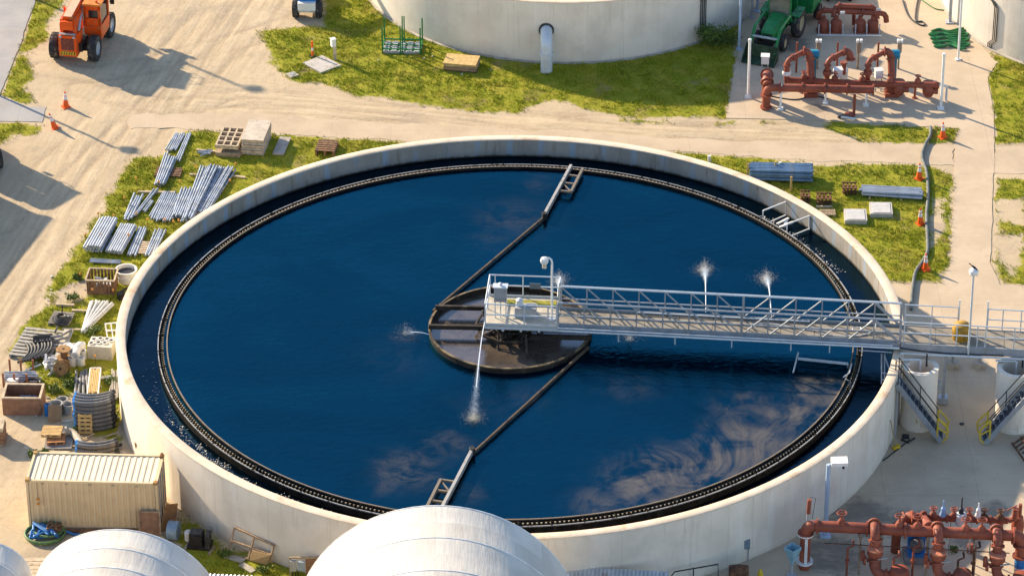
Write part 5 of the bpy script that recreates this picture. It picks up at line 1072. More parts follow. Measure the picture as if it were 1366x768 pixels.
bundle((120, 350), (160, 352), 4, .04, 'thin pipe laid crosswise below the strapped stacks', 'crosswise thin pipes', jit=.02)
bundle((112, 446), (136, 406), 11, .05, 'pale pipe in the fanned bunch below the slatted crate', 'fanned pipe bunch', 2, pvc, jit=.03, fan=.45, spread=1.25)
bundle((265, 207), (283, 205), 4, .05, 'short pipe offcut beside the tray rack', 'short offcuts', jit=.5)
for a, c, lab in (((184, 256), (234, 257), 'timber bearer under the neat far pipe bundle'), ((253, 233), (274, 234), 'timber bearer left of the biggest pipe heap'), ((310, 235), (327, 237), 'timber bearer right of the rim side pipe heap'), ((262, 200), (293, 203), 'timber bearer in front of the tray rack'), ((96, 414), (121, 415), 'timber bearer beside the fanned pipe bunch'), ((75, 406), (99, 407), 'thin board left of the slatted crate, in the grass'), ((83, 439), (108, 440), 'timber bearer below the fanned pipe bunch'), ((140, 441), (160, 442), 'short bearer touching the tank rim foot')):
    A, C = W(*a, .06), W(*c, .06); solo('timber_bearer', MB().bar(A, C, .12, .1), paleboard, lab, 'timber', 'timber bearers in the yard')
def slats(px, py, wx, wy, n, rz, label, m=wood, z=0, name='pallet', hgt=.12, cat='pallet', tilt=None, grp=None):
    c = W(px, py); th = thing(name, label, cat, (c.x, c.y, z), rz, grp)
    if tilt: th.rotation_euler = (tilt, 0, rz)
    b = MB()
    for i in range(n): b.box((0, -wy/2+wy*(i+.5)/n, hgt), (wx, wy/n*.62, .03))
    part('top_slats', b, m, th); b = MB()
    for x in (-wx/2+.06, 0, wx/2-.06): b.box((x, 0, hgt/2), (.09, wy*.98, hgt-.03))
    part('bearers', b, m, th); b = MB()
    for y in (-wy*.42, 0, wy*.42): b.box((0, y, .0), (wx, .09, .025))
    part('bottom_slats', b, m, th); ex(c.x, c.y, max(wx, wy)*.5); return th
slats(148, 326, 1.5, 1.2, 9, R(-5), 'slatted pallet under the strapped pipe stacks')
slats(194, 333, 1.1, 1.2, 7, R(-5), 'slatted pallet under the thin pipe rows', paleboard)
slats(436, 201, 1.0, 1.3, 6, R(-8), 'brown pallet standing in grass near the far tank rim', brownwood, hgt=.3)
slats(225, 232, 1.3, .9, 6, R(-5), 'dark pallet of scrap under the neat far pipe bundle', brownwood)
# survey stakes
STK = None
for i, (x, y) in enumerate(((700, 300), (640, 400), (585, 490), (700, 480), (757, 510), (845, 510), (890, 520), (917, 515), (660, 590), (520, 592), (440, 590), (925, 315), (1180, 310), (815, 318), (505, 480), (1005, 240), (1208, 225))):
    lab = 'thin stake with a small orange cap standing among the yard pipes'; q = W(x/3.84, 170+y/3.84)
    if STK is None:
        STK = thing('survey_stake', lab, 'stake', q, 0, 'capped survey stakes'); part('rod', MB().tube((0, 0, 0), (0, 0, .42), .012, 5), rust, STK); part('cap', MB().lathe([(.0001, .40), (.05, .40), (.05, .47), (.03, .50), (.0001, .50)], 8), mat('stake_orange', (.75, .33, .06), .5), STK, True)
    else: dup(STK, q)
for (x, y) in ((680, 200), (830, 205), (560, 670), (700, 690), (590, 85)): dup(STK, W(x/5.485, 360+y/5.485), None, 'thin capped stake standing beside crates below the pipe heaps', 'capped stakes by the crates')
# rack tray, board stack, boards
c = W(306, 202); TH_ = thing('tray_rack', 'timber tray with twelve square compartments on a low base', 'tray', c, R(-8)); ex(c.x, c.y, 1.1)
b = MB(); b.box((0.05, .3, .14), (1.25, 1.9, .22)); part('base', b, wood, TH_)
b = MB(); zt = .52
for i in range(4): b.box((-.55+i*.36, .42, zt), (.08, 1.95, .2))
for j in range(5): b.box((-.01, -.52+j*.47, zt+.004), (1.15, .08, .2))
part('tray_frame', b, paleboard, TH_); part('tray_floor', MB().box((-.01, .42, zt-.08), (1.1, 1.9, .02)), mat('tray_dark', (.10, .07, .07), .9), TH_)
c = W(341, 208); TH_ = thing('board_stack', 'square stack of pale boards beside the compartment tray', 'board stack', (c.x, c.y+1.05, 0), R(-8)); ex(c.x, c.y+1, 1.0)
for i in range(6): part('board', MB().box((random.uniform(-.02, .02), random.uniform(-.03, .03), .09+i*.14), (1.1, 2.1, .115)), paleboard if i % 2 else mat('grey_board', (.42, .38, .33), .9, 0, .2, 5), TH_)
part('top_sheet', MB().box((0, 0, .885), (1.14, 2.14, .03)), mat('top_sheet', (.50, .43, .35), .9, 0, .15, 2, (.36, .30, .24), .6, 3), TH_)
c = W(376, 197); solo('timber_board', MB().box((0, 0, .09), (.55, 1.8, .1)), mat('grey_panel', (.36, .32, .28), .9, 0, .2, 4), 'single grey board panel lying right of the board stack', 'board', loc=(c.x, c.y, 0), rz=R(-9)); ex(c.x, c.y, .8)
# tub, slatted crate
c = W(169, 374); TH_ = thing('round_tub', 'white round tub beside the tank rim', 'tub', c); part('tub_wall', MB().lathe([(.44, 0), (.5, .55), (.53, .56), (.53, .62), (.46, .62), (.42, .1), (.0001, .1)], 28), plastic_white, TH_, True); part('tub_band', MB().lathe([(.475, .28), (.50, .29), (.50, .34), (.482, .35)], 28), pvc, TH_, True); ex(c.x, c.y, .55)
b = MB(); b.disc((0, 0, .45), .40, 20); part('tub_content', b, blacktube, TH_)
def slat_crate(px, py, wx, wy, h, rz, label, m=brownwood, fill=None):
    c = W(px, py); th = thing('slatted_crate', label, 'crate', c, rz); ex(c.x, c.y, max(wx, wy)*.6)
    for s_ in (-1, 1):
        b = MB()
        for i in range(8): b.box((-wx/2+wx*(i+.5)/8, s_*wy/2, h/2), (wx/8*.62, .03, h))
        part('side_slats', b, m, th); b = MB()
        for i in range(6): b.box((s_*wx/2, -wy/2+wy*(i+.5)/6, h/2), (.03, wy/6*.62, h))
        part('end_slats', b, m, th)
        b = MB(); b.bar((-wx/2-.04, s_*(wy/2+.03), h+.0), (wx/2+.04, s_*(wy/2+.03), h), .07, .06); b.bar((s_*(wx/2+.03), -wy/2, h), (s_*(wx/2+.03), wy/2, h), .07, .06); part('rim', b, paleboard, th)
    part('floor', MB().box((0, 0, .05), (wx, wy, .05)), m, th); return th
cr_ = slat_crate(137, 386, 1.28, 1.05, .80, R(-4), 'brown slatted crate of white scrap near the tank rim')
b = MB()
for i in range(9): b.box((random.uniform(-.4, .4), random.uniform(-.35, .35), .3+random.uniform(0, .2)), (.25, .12, .1), random.uniform(0, 3))
o = solo('pipe_fittings', b, pvc, 'white pipe fittings lying inside the brown slatted crate', 'fittings', loc=tuple(W(137, 386)))
b = MB(); c = W(162, 399); b.box((c.x, c.y, .18), (.3, .35, .36), .4); b.tube((c.x-.1, c.y, .3), (c.x+.25, c.y+.3, .42), .06, 8); solo('valve_part', b, dark, 'dark valve part in the grass by the tank rim below the crate', 'valve')
# pallet with black coil
slats(82, 427, 1.0, 1.15, 7, R(-10), 'grey pallet holding the tangled black tube', mat('pallet_grey', (.28, .25, .22), .9, 0, .2, 5))
b = MB(); c = W(82, 426, .22)
for kx in range(4): b.path([c+V(((.42-.07*kx)*cos(a)*(1+.1*sin(3*a+kx)), (.45-.07*kx)*sin(a), .05*kx+.03*sin(2*a+kx))) for a in [j*.45 for j in range(14)]], .045, 7, closed=True)
b.tube(c+V((.0, .3, .1)), c+V((.05, .35, .55)), .03, 6); solo('tube_coil', b, blacktube, 'tangled black tube coil lying on the grey pallet', 'coil', smooth=True)
# curved pipes on pale pallet
slats(50, 461, 1.9, 2.6, 9, R(-12), 'wide pale pallet under the row of curved black pipes', mat('pallet_pale', (.36, .33, .29), .85, 0, .2, 5), hgt=.16)
G_c = 'curved pipes on the wide pallet'; cp0 = None
for i in range(8):
    b = MB(); c = W(38+i*4.4, 470-1.0*i, .27)
    if cp0 is None:
        b.path([V((.95*sin(a)-.5, 1.25*a-.55, 0)) if False else V((1.15*(1-cos(a))*-1+.3, 1.35*sin(a)-.9, 0)) for a in [j*.2 for j in range(8)]], .065, 8)
        cp0 = o = solo('curved_pipe', b, blacktube, 'curved black pipe in the nested row on the wide pale pallet', 'pipe', G_c, loc=tuple(c), rz=R(-42), smooth=True)
    else: o = cp0.copy(); COL.objects.link(o); o.location = c; o.rotation_euler = (0, 0, R(-42)+random.gauss(0, .03))
for i in range(6):
    A = W(44, 449+i*1.6, .24+.07*(i % 2)); C = W(70, 446+i*1.6, .24+.07*(i % 2)); solo('straight_tube', MB().tube(A, C, .06, 8), blacktube, 'straight dark tube on the back edge of the wide pale pallet', 'tube', 'straight tubes on the wide pallet')
b = MB(); b.path(spline([W(68, 449, .3), W(80, 448, .4), W(88, 444, .3), W(95, 440, .2)]), .05, 6); b.path(spline([W(72, 454, .25), W(82, 452, .3), W(92, 449, .2)]), .05, 6); b.tube(W(73, 443, .2), W(77, 436, .7), .05, 6); solo('plastic_offcut', b, greytube, 'tangle of grey tube offcuts above the white sheet', 'offcuts')
# sheets
c = W(82, 462); b = MB(); p = [W(*q_, .12) for q_ in ((72, 477), (84, 477), (98, 442), (86, 440))]; b.slab(*p, (0, 0, .06)); solo('panel_sheet', b, mat('pale_sheet', (.48, .44, .36), .8, 0, .12, 3, (.36, .31, .24), .6, 2), 'long pale sheet lying between curved pipes and white drums', 'sheet'); ex(c.x, c.y, 1)
# white drums
def drum(loc, rot, label, grp, first=[None]):
    if first[0] is None:
        th = thing('white_drum', label, 'drum', loc, 0, grp); part('shell', MB().lathe([(.0001, 0), (.19, 0), (.20, .02), (.20, .42), (.17, .44), (.15, .44), (.14, .3), (.0001, .3)], 18), plastic_white, th, True); part('rim', MB().lathe([(.203, .40), (.215, .42), (.203, .44)], 18), pvc, th, True); first[0] = th
    else: th = dup(first[0], loc, None, label, grp)
    th.rotation_euler = rot; return th
for px, py in ((90, 478), (100, 479), (110, 478), (97, 487), (108, 487)): drum(W(px, py), (0, 0, 0), 'white drum standing in the lower rows of the drum cluster', 'standing white drums')
for px, py, a, lab in ((92, 459, .6, 'leftmost white drum lying on the drum cluster'), (102, 464, -.1, 'middle white drum lying on the front of the cluster top'), (108, 457, -.5, 'white drum lying tilted at the right of the cluster top')): drum(W(px, py+3, .62), (R(96), R(8), a), lab, 'lying white drums')
for px, py in ((91, 470), (100, 471), (109, 469)): drum(W(px, py, 0), (0, 0, 0), 'white drum standing in the back row of the drum cluster', 'back row white drums')
# wrapped pack of pipes
c = W(135, 476); TH_ = thing('wrapped_pack', 'pale wrapped block pack with round dark pipe mouths on top', 'wrapped pack', c, R(-8)); ex(c.x, c.y, .8)
part('wrapping', MB().box((0, .2, .34), (1.15, .9, .68), 0, .97), mat('wrap_white', (.62, .55, .44), .45, 0, .15, 3, (.5, .42, .32), .6, 3, .4), TH_)
for i, (x, y) in enumerate(((-.42, .0), (-.38, .35), (-.12, .1), (-.1, .45), (.18, .1), (.2, .45), (.42, .35))):
    m_ = part('pipe_mouth', MB().lathe([(.13, .66), (.135, .74), (.10, .74), (.10, .60)], 14, (x, y, 0)), plastic_white, TH_, True); part('mouth_hole', MB().disc((x, y, .685), .105, 12), dark, m_)
c = W(150, 452); b = MB()
for x in (-.25, 0, .25): b.bar((x, -.45, .3), (x, .45, .6), .05, .05)
for y in (-.42, 0, .42): b.bar((-.27, y, .45+y*.33), (.27, y, .45+y*.33), .05, .05)
solo('grid_frame', b, whitepaint, 'white grid frame leaning by the tank rim above the wrapped pack', 'frame', loc=tuple(c), rz=.2)
# spools
def spool(px, py, rot, label, r=.34):
    c = W(px, py); th = thing('cable_spool', label, 'spool', (c.x, c.y, r if rot else 0), 0, 'wooden cable spools')
    b1, b2, b3 = MB(), MB(), MB(); b1.disc((0, 0, .03), r, 24, 'z', .05); b2.disc((0, 0, .47), r, 24, 'z', .05); b3.lathe([(.16, .05), (.16, .45)], 16)
    m = mat('spool_wood', (.30, .17, .07), .85, 0, .25, 6, (.18, .10, .05), .58, 4)
    part('flange', b1, m, th); part('flange', b2, m, th); part('core', b3, brownwood, th, True); b = MB(); b.lathe([(.02, .50), (.06, .505), (.06, .51), (.0001, .515)], 10); part('hub', b, dark, th)
    if rot: th.rotation_euler = rot; th.location.z = r
    ex(c.x, c.y, .4); return th
spool(86, 486, (0, 0, 0), 'rear brown spool lying flat behind the other spool'); spool(85, 498, (R(68), 0, R(-10)), 'front brown spool tipped on its rim')
# stake pallet with tubes
c = W(27, 510); TH_ = thing('stake_cradle', 'low cradle with brown upright stakes holding silver tubes', 'cradle', c, R(-3)); part('bed', MB().box((.05, 0, .12), (1.5, .7, .12)), wood, TH_)
for x in (-.68, -.18, .38): part('stake', MB().bar((x, -.38, 0), (x, -.38, .7), .08, .08), mat('stake_red', (.32, .13, .07), .8), TH_)
for x in (-.50, .0, .55): part('stake', MB().bar((x, .42, 0), (x, .42, .95), .08, .08), mat('stake_red', (.32, .13, .07), .8), TH_)
b1 = None
for i in range(10):
    q = c+V((random.uniform(-.05, .15), -.27+.06*i, .24+.09*(i % 3)))
    if b1 is None: b1 = o = solo('silver_tube', MB().tube((-.72, 0, 0), (.72, 0, 0), .045, 8), galv, 'silver tube lying in the low stake cradle', 'tube', 'silver tubes in the cradle', loc=tuple(q), smooth=True)
    else: o = b1.copy(); COL.objects.link(o); o.location = q
    o.rotation_euler = (0, random.gauss(0, .02), random.gauss(0, .04))
b = MB(); c = W(70, 492)
for i in range(16): b.M = Matrix.Translation(c+V((random.uniform(-.3, .3), random.uniform(-.5, .5), .12+random.uniform(0, .3)))) @ Matrix.Rotation(random.uniform(0, 3), 4, (random.random(), random.random(), 1)); b.box((0, 0, 0), (.5, .1, .1))
b.M = None; solo('fitting_heap', b, pvc, 'heap of white plastic fittings left of the brown spools', 'fittings')
# brown box
c = W(30, 554); TH_ = thing('open_box', 'big open brown plywood box with a pale rim on the sand', 'box', c, R(-2)); ex(c.x, c.y, 1.2); wx, wy, h = 1.68, 1.2, .86; BX = mat('box_ply', (.27, .15, .09), .85, 0, .2, 4, (.19, .10, .06), .6, 2)
yo = .62
for s_ in (-1, 1): part('side_panel', MB().box((s_*wx/2, yo, h/2), (.05, wy, h)), BX, TH_)
part('front_panel', MB().box((0, yo-wy/2, h/2), (wx-.05, .05, h)), BX, TH_); part('back_panel', MB().box((0, yo+wy/2, h/2), (wx-.05, .05, h)), BX, TH_); part('floor', MB().box((0, yo, .06), (wx-.05, wy-.05, .05)), BX, TH_)
b = MB()
for s_ in (-1, 1): b.bar((s_*(wx/2-.02), yo-wy/2-.04, h+.03), (s_*(wx/2-.02), yo+wy/2+.04, h+.03), .10, .06); b.bar((-wx/2+.03, yo+s_*(wy/2-.02), h+.03), (wx/2-.03, yo+s_*(wy/2-.02), h+.03), .10, .058)
part('rim', b, paleboard, TH_)
b = MB()
for i in range(9): b.bar(c+V((random.uniform(-.7, -.2), yo+random.uniform(-.45, .45), .45)), c+V((random.uniform(.2, .7), yo+random.uniform(-.45, .45), .5)), .06, .05)
solo('metal_offcut', b, steelpipe, 'blue grey metal offcuts lying inside the open brown box', 'offcuts')
b = MB(); p = [W(*q_, .1) for q_ in ((8, 516), (22, 516), (27, 510), (14, 509))]; b.slab(*p, (0, 0, .3)); solo('white_carton', b, plastic_white, 'white carton behind the open brown box', 'carton')
b = MB(); c = W(43, 517, .1)
for i in range(5): b.path([c+V((.55*cos(a)*(1-.07*i), .5*sin(a)*(1-.07*i), .06*i)) for a in [.2+j*.3 for j in range(10)]], .05, 7)
solo('hose_loop', b, blacktube, 'half coil of black corrugated hose behind the brown box', 'hose', smooth=True)
# buckets, barrel
TH_ = thing('blue_barrel', 'narrow blue barrel left of the grey buckets', 'barrel', W(64, 553)); part('shell', MB().lathe([(.0001, 0), (.14, 0), (.15, .04), (.15, .5), (.12, .56), (.0001, .57)], 16), blue, TH_, True); part('cap', MB().disc((0, 0, .58), .05, 10), dark, TH_)
BK = None
for px, py, s_, lab in ((76, 553, 1.0, 'large grey bucket in the middle of the bucket trio'), (90, 551, .8, 'smaller tilted grey bucket on the right of the bucket trio'), (84, 545, .85, 'dark mouthed bucket behind the other buckets')):
    if BK is None: BK = th = thing('grey_bucket', lab, 'bucket', W(px, py), 0, 'grey buckets by the barrel'); part('shell', MB().lathe([(.0001, .02), (.22, .02), (.27, .58), (.30, .59), (.30, .62), (.24, .62), (.20, .1), (.0001, .1)], 20), mat('bucket_grey', (.33, .32, .30), .5, 0, .1, 4), th, True); part('dark_content', MB().disc((0, 0, .35), .22, 16), dark, th)
    else: th = dup(BK, W(px, py), None, lab)
    th.scale = (s_,)*3; th.rotation_euler = (0, R(6 if px == 90 else 0), 0); ex(th.location.x, th.location.y, .4)
# timber / tube bundles below the drums
bundle((111, 532), (112, 498), 5, .07, 'long grey tube in the upright bundle left of the pale timber trough', 'grey tube bundle', 1, greytube, .05, 1.2, .03)
bundle((152, 535), (155, 498), 7, .05, 'weathered grey pole leaning along the tank wall foot', 'grey poles by the tank wall', 2, mat('grey_pole', (.30, .27, .23), .8, 0, .2, 4), .05, 1.1, .04)
c = W(126, 516); TH_ = thing('timber_trough', 'white lined trough filled with yellow timber battens', 'trough', c, R(2)); ex(c.x, c.y, 1.1)
b = MB(); b.box((-.235, 0, .2), (.05, 2.2, .3)); b.box((.235, 0, .2), (.05, 2.2, .3)); b.box((0, 1.1, .2), (.46, .05, .3)); b.box((0, 0, .06), (.42, 2.2, .06)); part('lining', b, plastic_white, TH_)
for i in range(5): part('batten', MB().box((-.16+i*.08, random.uniform(-.1, .05), .25), (.065, 2.0, .2)), yellowwood, TH_)
bundle((100, 508), (160, 505), 2, .045, 'thin pale tube laid behind the trough bundles', 'thin tubes behind the trough', 1, pvc)
# curved conduit stacks
def conduit_stack(px, py, n, rows, wx, label, grp, fwd=.10):
    c = W(px, py); me_b = MB(); cap_b = MB(); pts = [V((wx/2*sin(a)/sin(.62), -(cos(a)-cos(.62))*wx*.85, 0)) for a in [-.62+j*1.24/12 for j in range(13)]]
    first = None
    for ly in range(n):
        for rw in range(rows):
            if first is None:
                first = th = thing('curved_conduit', label, 'conduit', c, 0, grp); b = MB(); b.path(pts, .105, 10); part('tube', b, mat('conduit_grey', (.12, .125, .135), .5, 0, .2, 30, (.20, .19, .17), .62, 2), th, True)
                for e_, f_ in ((0, 1),): b = MB(); d = (pts[0]-pts[1]).normalized(); b.tube(pts[0]-d*.03, pts[0]+d*.06, .112, 10); part('end_cap', b, bluecap, th, True)
                b = MB(); d = (pts[-1]-pts[-2]).normalized(); b.tube(pts[-1]-d*.14, pts[-1]+d*.02, .112, 10); part('socket', b, blacktube, th, True)
            else: th = dup(first, c)
            th.location = c+V((random.uniform(-.03, .03), rw*.23+random.uniform(-.01, .01), .12+ly*.215)); th.rotation_euler = (0, 0, R(7)+random.gauss(0, .012))
    ex(c.x, c.y, .9); ex(c.x, c.y+.5, .9)
conduit_stack(127, 571, 7, 4, 1.65, 'blue capped curved grey conduit in the tall stack by the tank wall', 'tall conduit stack')
conduit_stack(131, 617, 5, 2, 1.7, 'curved grey conduit in the half hidden stack behind the container', 'conduit stack behind the container')
PLT = slats(115, 577, .62, .98, 5, R(-2), 'yellow pallet leaning upright on the tall conduit stack', yellowwood, tilt=R(80), hgt=.1); PLT.location.z = .49
# plate with pallets
c = W(79, 589); b = MB(); b.box((0, 0, .06), (1.2, 1.4, .08)); solo('steel_plate', b, mat('plate_grey', (.22, .21, .20), .8, 0, .15, 3), 'grey square plate under the small yellow pallets', 'plate', loc=tuple(c), rz=.02); ex(c.x, c.y, 1)
PA = slats(75, 590, .8, .75, 6, R(6), 'lower reddish pallet on the grey plate', mat('pallet_red', (.40, .19, .08), .8, 0, .2, 5), z=.11); PB = slats(70, 584, .88, .8, 7, R(-3), 'upper pale yellow pallet resting on the lower pallet', mat('pallet_yellow', (.58, .40, .18), .8, 0, .15, 5), z=.28)
c = W(73, 565); b = MB(); b.slab(c+V((-.28, 0, .1)), c+V((.3, 0, .1)), c+V((.3, .45, .7)), c+V((-.28, .45, .7)), (0, -.05, .03)); solo('brown_board', b, cardboard, 'brown board propped up behind the small yellow pallets', 'board')
b = MB(); b.path(spline([W(88, 575, .25), W(97, 577, .2), (W(104, 585, .2)), W(108, 592, .2)]), .16, 12); flange(b, W(88, 575, .25), (1, .1, 0), .22, .1); solo('elbow_pipe', b, mat('elbow_tan', (.40, .35, .28), .7, 0, .15, 3), 'fat pale elbow pipe lying between pallets and conduits', 'pipe', smooth=True)
c = W(2, 592); TH_ = thing('brick_pallet', 'pallet of brown blocks cut by the left edge', 'block stack', (c.x-.3, c.y+.3, 0)); part('pallet_base', MB().box((0, 0, .06), (1.0, 1.0, .1)), wood, TH_)
for i in range(4): part('block_layer', MB().box((random.uniform(-.02, .02), 0, .20+i*.2), (.9, .9, .185)), BX if i < 3 else paleboard, TH_)
for a, c, lab in (((62, 602), (93, 603), 'grey board on the sand behind the container'), ((164, 602), (172, 612), 'white plank at the tank wall foot behind the container'), ((83, 577), (66, 583), 'thin batten beside the grey plate')):
    solo('loose_board', MB().bar(W(*a, .05), W(*c, .05), .16, .04), paleboard, lab, 'board')
b = MB(); b.tube(W(184, 606, .1), W(180, 590, .9), .035, 6); b.tube(W(187, 605, .1), W(182, 588, .95), .03, 6); solo('leaning_pole', b, wood, 'pair of thin poles leaning on the tank wall behind the container', 'pole')
b = MB(); b.tube(W(157, 595, .12), W(162, 592, .14), .08, 8); solo('short_pipe', b, blacktube, 'short black pipe piece by the second conduit stack', 'pipe')
for i, (px, py, rr_) in enumerate(((86, 503, .42), (74, 524, .40), (92, 516, .3), (150, 512, .35), (108, 574, .34), (104, 372, .25), (150, 560, .35), (60, 606, .3), (46, 608, .25), (300, 742, .3), (352, 762, .3), (128, 447, .45), (98, 400, .3))):
    shrub('weed', W(px, py), rr_, 260, 'leafy green weed growing between the goods of the left yard'); bpy.context.scene.collection.objects
for o_ in [x for x in COL.objects if x.name.startswith('weed') and x.get('label', '').startswith('leafy')]: o_['group'] = 'leafy weeds in the yard'
for i in range(16):
    px, py = random.choice(((random.uniform(30, 75), random.uniform(478, 512)), (random.uniform(60, 112), random.uniform(495, 545)), (random.uniform(85, 160), random.uniform(555, 612)))); q = W(px, py, .05); a_ = random.uniform(-.5, .9); l_ = random.uniform(.3, .9)
    solo('scrap_piece', MB().bar(q-V((cos(a_)*l_/2, sin(a_)*l_/2, 0)), q+V((cos(a_)*l_/2, sin(a_)*l_/2, .04)), random.uniform(.04, .1), .05), random.choice((pvc, wood, paleboard, galv, greytube)), 'short scrap batten lying loose among the stored goods on the left', 'scrap', 'loose scrap in the yard')
# debris specks
b = MB()
for i in range(40):
    px, py = random.choice(((random.uniform(60, 130), random.uniform(363, 400)), (random.uniform(40, 165), random.uniform(480, 560)), (random.uniform(20, 110), random.uniform(500, 610)), (random.uniform(500, 680), random.uniform(60, 100)))); q = W(px, py, .05); b.box(tuple(q), (random.uniform(.04, .16), random.uniform(.03, .08), .04), random.uniform(0, 3))
tag(struct('litter', b, pvc, 'stuff'), 'small pale litter scattered over the yard', 'litter', None, 'stuff')
# ================================================================== CONTAINER
c = W(39, 703); TH_ = thing('storage_container', 'cream corrugated storage container beside the tank wall', 'container', c, R(-3.2)); CM = mat('container_cream', (.66, .51, .31), .55, 0, .07, 1.2, (.40, .26, .13), .70, 2.0); CMT = mat('container_roof', (.66, .57, .43), .6, 0, .08, 1.2, (.45, .32, .18), .68, 2.5)
cl, cw, ch = 5.55, 2.22, 2.38
def corr(n, ln, dep):
    pts = []; p = ln/n
    for i in range(n): x = i*p; pts += [(x+p*.05, 0), (x+p*.40, 0), (x+p*.55, dep), (x+p*.90, dep)]
    return [(0, 0)]+pts+[(ln, 0)]
def corr_wall(b, n, ln, dep, M_, h):
    pr = corr(n, ln, dep); b.M = M_; vs = [(x, d, 0) for x, d in pr]+[(x, d, h) for x, d in pr]; m_ = len(pr); b.add(vs, [(i, i+1, m_+i+1, m_+i) for i in range(m_-1)]); b.M = None
b = MB(); corr_wall(b, 22, cl-.24, .045, Matrix.Translation((.12, .03, .12)), ch-.2); corr_wall(b, 22, cl-.24, .045, Matrix.Translation((.12, cw-.075, .12)), ch-.2)
corr_wall(b, 9, cw-.24, .045, Matrix.Translation((.03, .12, .12)) @ Matrix.Rotation(PI/2, 4, 'Z') @ Matrix.Scale(-1, 4, (0, 1, 0)), ch-.2); part('wall', b, CM, TH_)
b = MB(); pr = corr(21, cl-.2, .022); vs = [(x+.1, .08, ch-.06+d) for x, d in pr]+[(x+.1, cw-.08, ch-.06+d) for x, d in pr]; m_ = len(pr); b.add(vs, [(i, i+1, m_+i+1, m_+i) for i in range(m_-1)]); part('roof', b, CMT, TH_)
b = MB()
for y in (.05, cw-.05): b.bar((0, y, ch-.05), (cl, y, ch-.05), .10, .1); b.bar((0, y, .08), (cl, y, .08), .10, .15); 
for x in (.05, cl-.05):
    b.bar((x, .1, ch-.052), (x, cw-.1, ch-.052), .1, .1); b.bar((x, .1, .081), (x, cw-.1, .081), .1, .15)
    for y in (.052, cw-.052): b.bar((x, y, .15), (x, y, ch-.1), .101, .101)
part('frame', b, CM, TH_)
for x in (.08, cl-.08):
    for y in (.08, cw-.08): part('corner_casting', MB().box((x, y, ch-.02), (.19, .19, .13)), mat('casting_rust', (.42, .26, .09), .7, 0, .3, 8, (.3, .12, .04), .55, 6), TH_)
b = MB(); b.box((cl-.02, .60, 1.18), (.05, .95, 2.1)); b.box((cl-.02, 1.61, 1.18), (.05, .95, 2.1)); dr = part('door', b, CM, TH_)
b = MB()
for y in (.38, .85, 1.38, 1.85): b.tube((cl+.03, y, .2), (cl+.03, y, 2.3), .025, 6)
part('lock_rod', b, greysteel, dr)
b = MB(); b.box((cl-.09, cw-.1, ch+.0), (.1, .3, .16)); part('rust_corner', b, rust, TH_)
b = MB()
for j in range(11): b.box((.46, .018, 2.25-j*.075), (.035, .01, .045)); 
for j in range(16): b.box((.68, .018, 2.35-j*.08), (.02, .01, .045))
part('marking', b, mat('faded_mark', (.24, .17, .10), .8), TH_); b = MB(); b.box((.46, .016, 1.42), (.14, .01, .10)); b.disc((.46, .016, 1.2), .07, 12, 'y', .01); part('sticker', b, mat('sticker_orange', (.5, .22, .03), .6), TH_)
for x in (.7, 1.7, 2.7, 3.7, 4.7): b = MB(); b.box((x, .015, ch-.18), (.10, .03, .06)); part('vent_lug', b, paleboard, TH_)
ex(c.x+3, c.y+1.2, 3)
# hose pile, boards, drum at the container
HP = W(60, 716); b = MB()
for j, r in enumerate((.80, .84, .60)): b.path([HP+V(((r)*cos(a)+(.15 if j == 2 else 0), r*.92*sin(a)+.1+(.12 if j == 2 else 0), .07+.09*j)) for a in [i*.3 for i in range(21)]], .05, 8, closed=True)
solo('green_hose', b, mat('olive_hose', (.10, .19, .07), .5, 0, .3, 5), 'big loop of olive green hose in front of the container', 'hose', smooth=True)
b = MB()
for j in range(5): b.path(spline([HP+V((random.uniform(-.6, .6), random.uniform(-.4, .6), .15+.06*j)) for _ in range(7)], 5), .055, 7)
b.path(spline([HP+V((.5, .3, .2)), HP+V((.9, .25, .1)), HP+V((1.25, .1, .07)), HP+V((1.45, .12, .07))]), .055, 7); solo('blue_hose', b, mat('hose_blue', (.03, .16, .42), .5, 0, .3, 5), 'tangled blue hose lying inside the olive hose loop', 'hose', smooth=True)
b = MB()
for j in range(4): b.path(spline([HP+V((.3+random.uniform(-.3, .4), .15+random.uniform(-.25, .4), .32+.05*j)) for _ in range(6)], 5), .04, 6)
solo('brown_rope', b, mat('rope_brown', (.22, .12, .06), .9), 'brown rope tangle on top of the blue hose', 'rope', smooth=True)
solo('timber_beam', MB().bar(W(80, 707, .07), W(186, 707, .07), .16, .12), brownwood, 'long brown beam on the ground along the container front', 'timber')
c = W(200, 716); b = MB(); b.slab(c+V((-.42, .15, .0)), c+V((.42, .12, .0)), c+V((.42, .32, 1.05)), c+V((-.42, .36, 1.05)), (0, -.04, 0)); TH_ = thing('door_panel', 'brown framed panel leaning on the container front', 'panel', c, 0, None, True); part('panel', b, BX, TH_); b = MB(); e1, e2, e3, e4 = c+V((-.44, .09, .0)), c+V((.44, .06, .0)), c+V((.44, .27, 1.08)), c+V((-.44, .31, 1.08))
for p_, q_ in ((e1, e2), (e2, e3), (e3, e4), (e4, e1)): b.bar(p_, q_, .06, .06)
part('frame', b, wood, TH_)
c = W(226, 702); b = MB(); b.slab(c+V((-.3, -.35, 0)), c+V((.25, -.2, 0)), c+V((.38, .35, .95)), c+V((-.12, .25, .95)), (0, -.04, .03)); solo('leaning_board', b, mat('rust_board', (.30, .15, .06), .85, 0, .3, 3, (.15, .08, .04), .55, 2), 'rust brown board leaning between the container door and tank wall', 'board')
b = MB(); b.bar(W(238, 698, .1), W(237, 678, .9), .07, .07); solo('timber_prop', b, wood, 'short upright timber prop against the tank wall by the leaning board', 'timber')
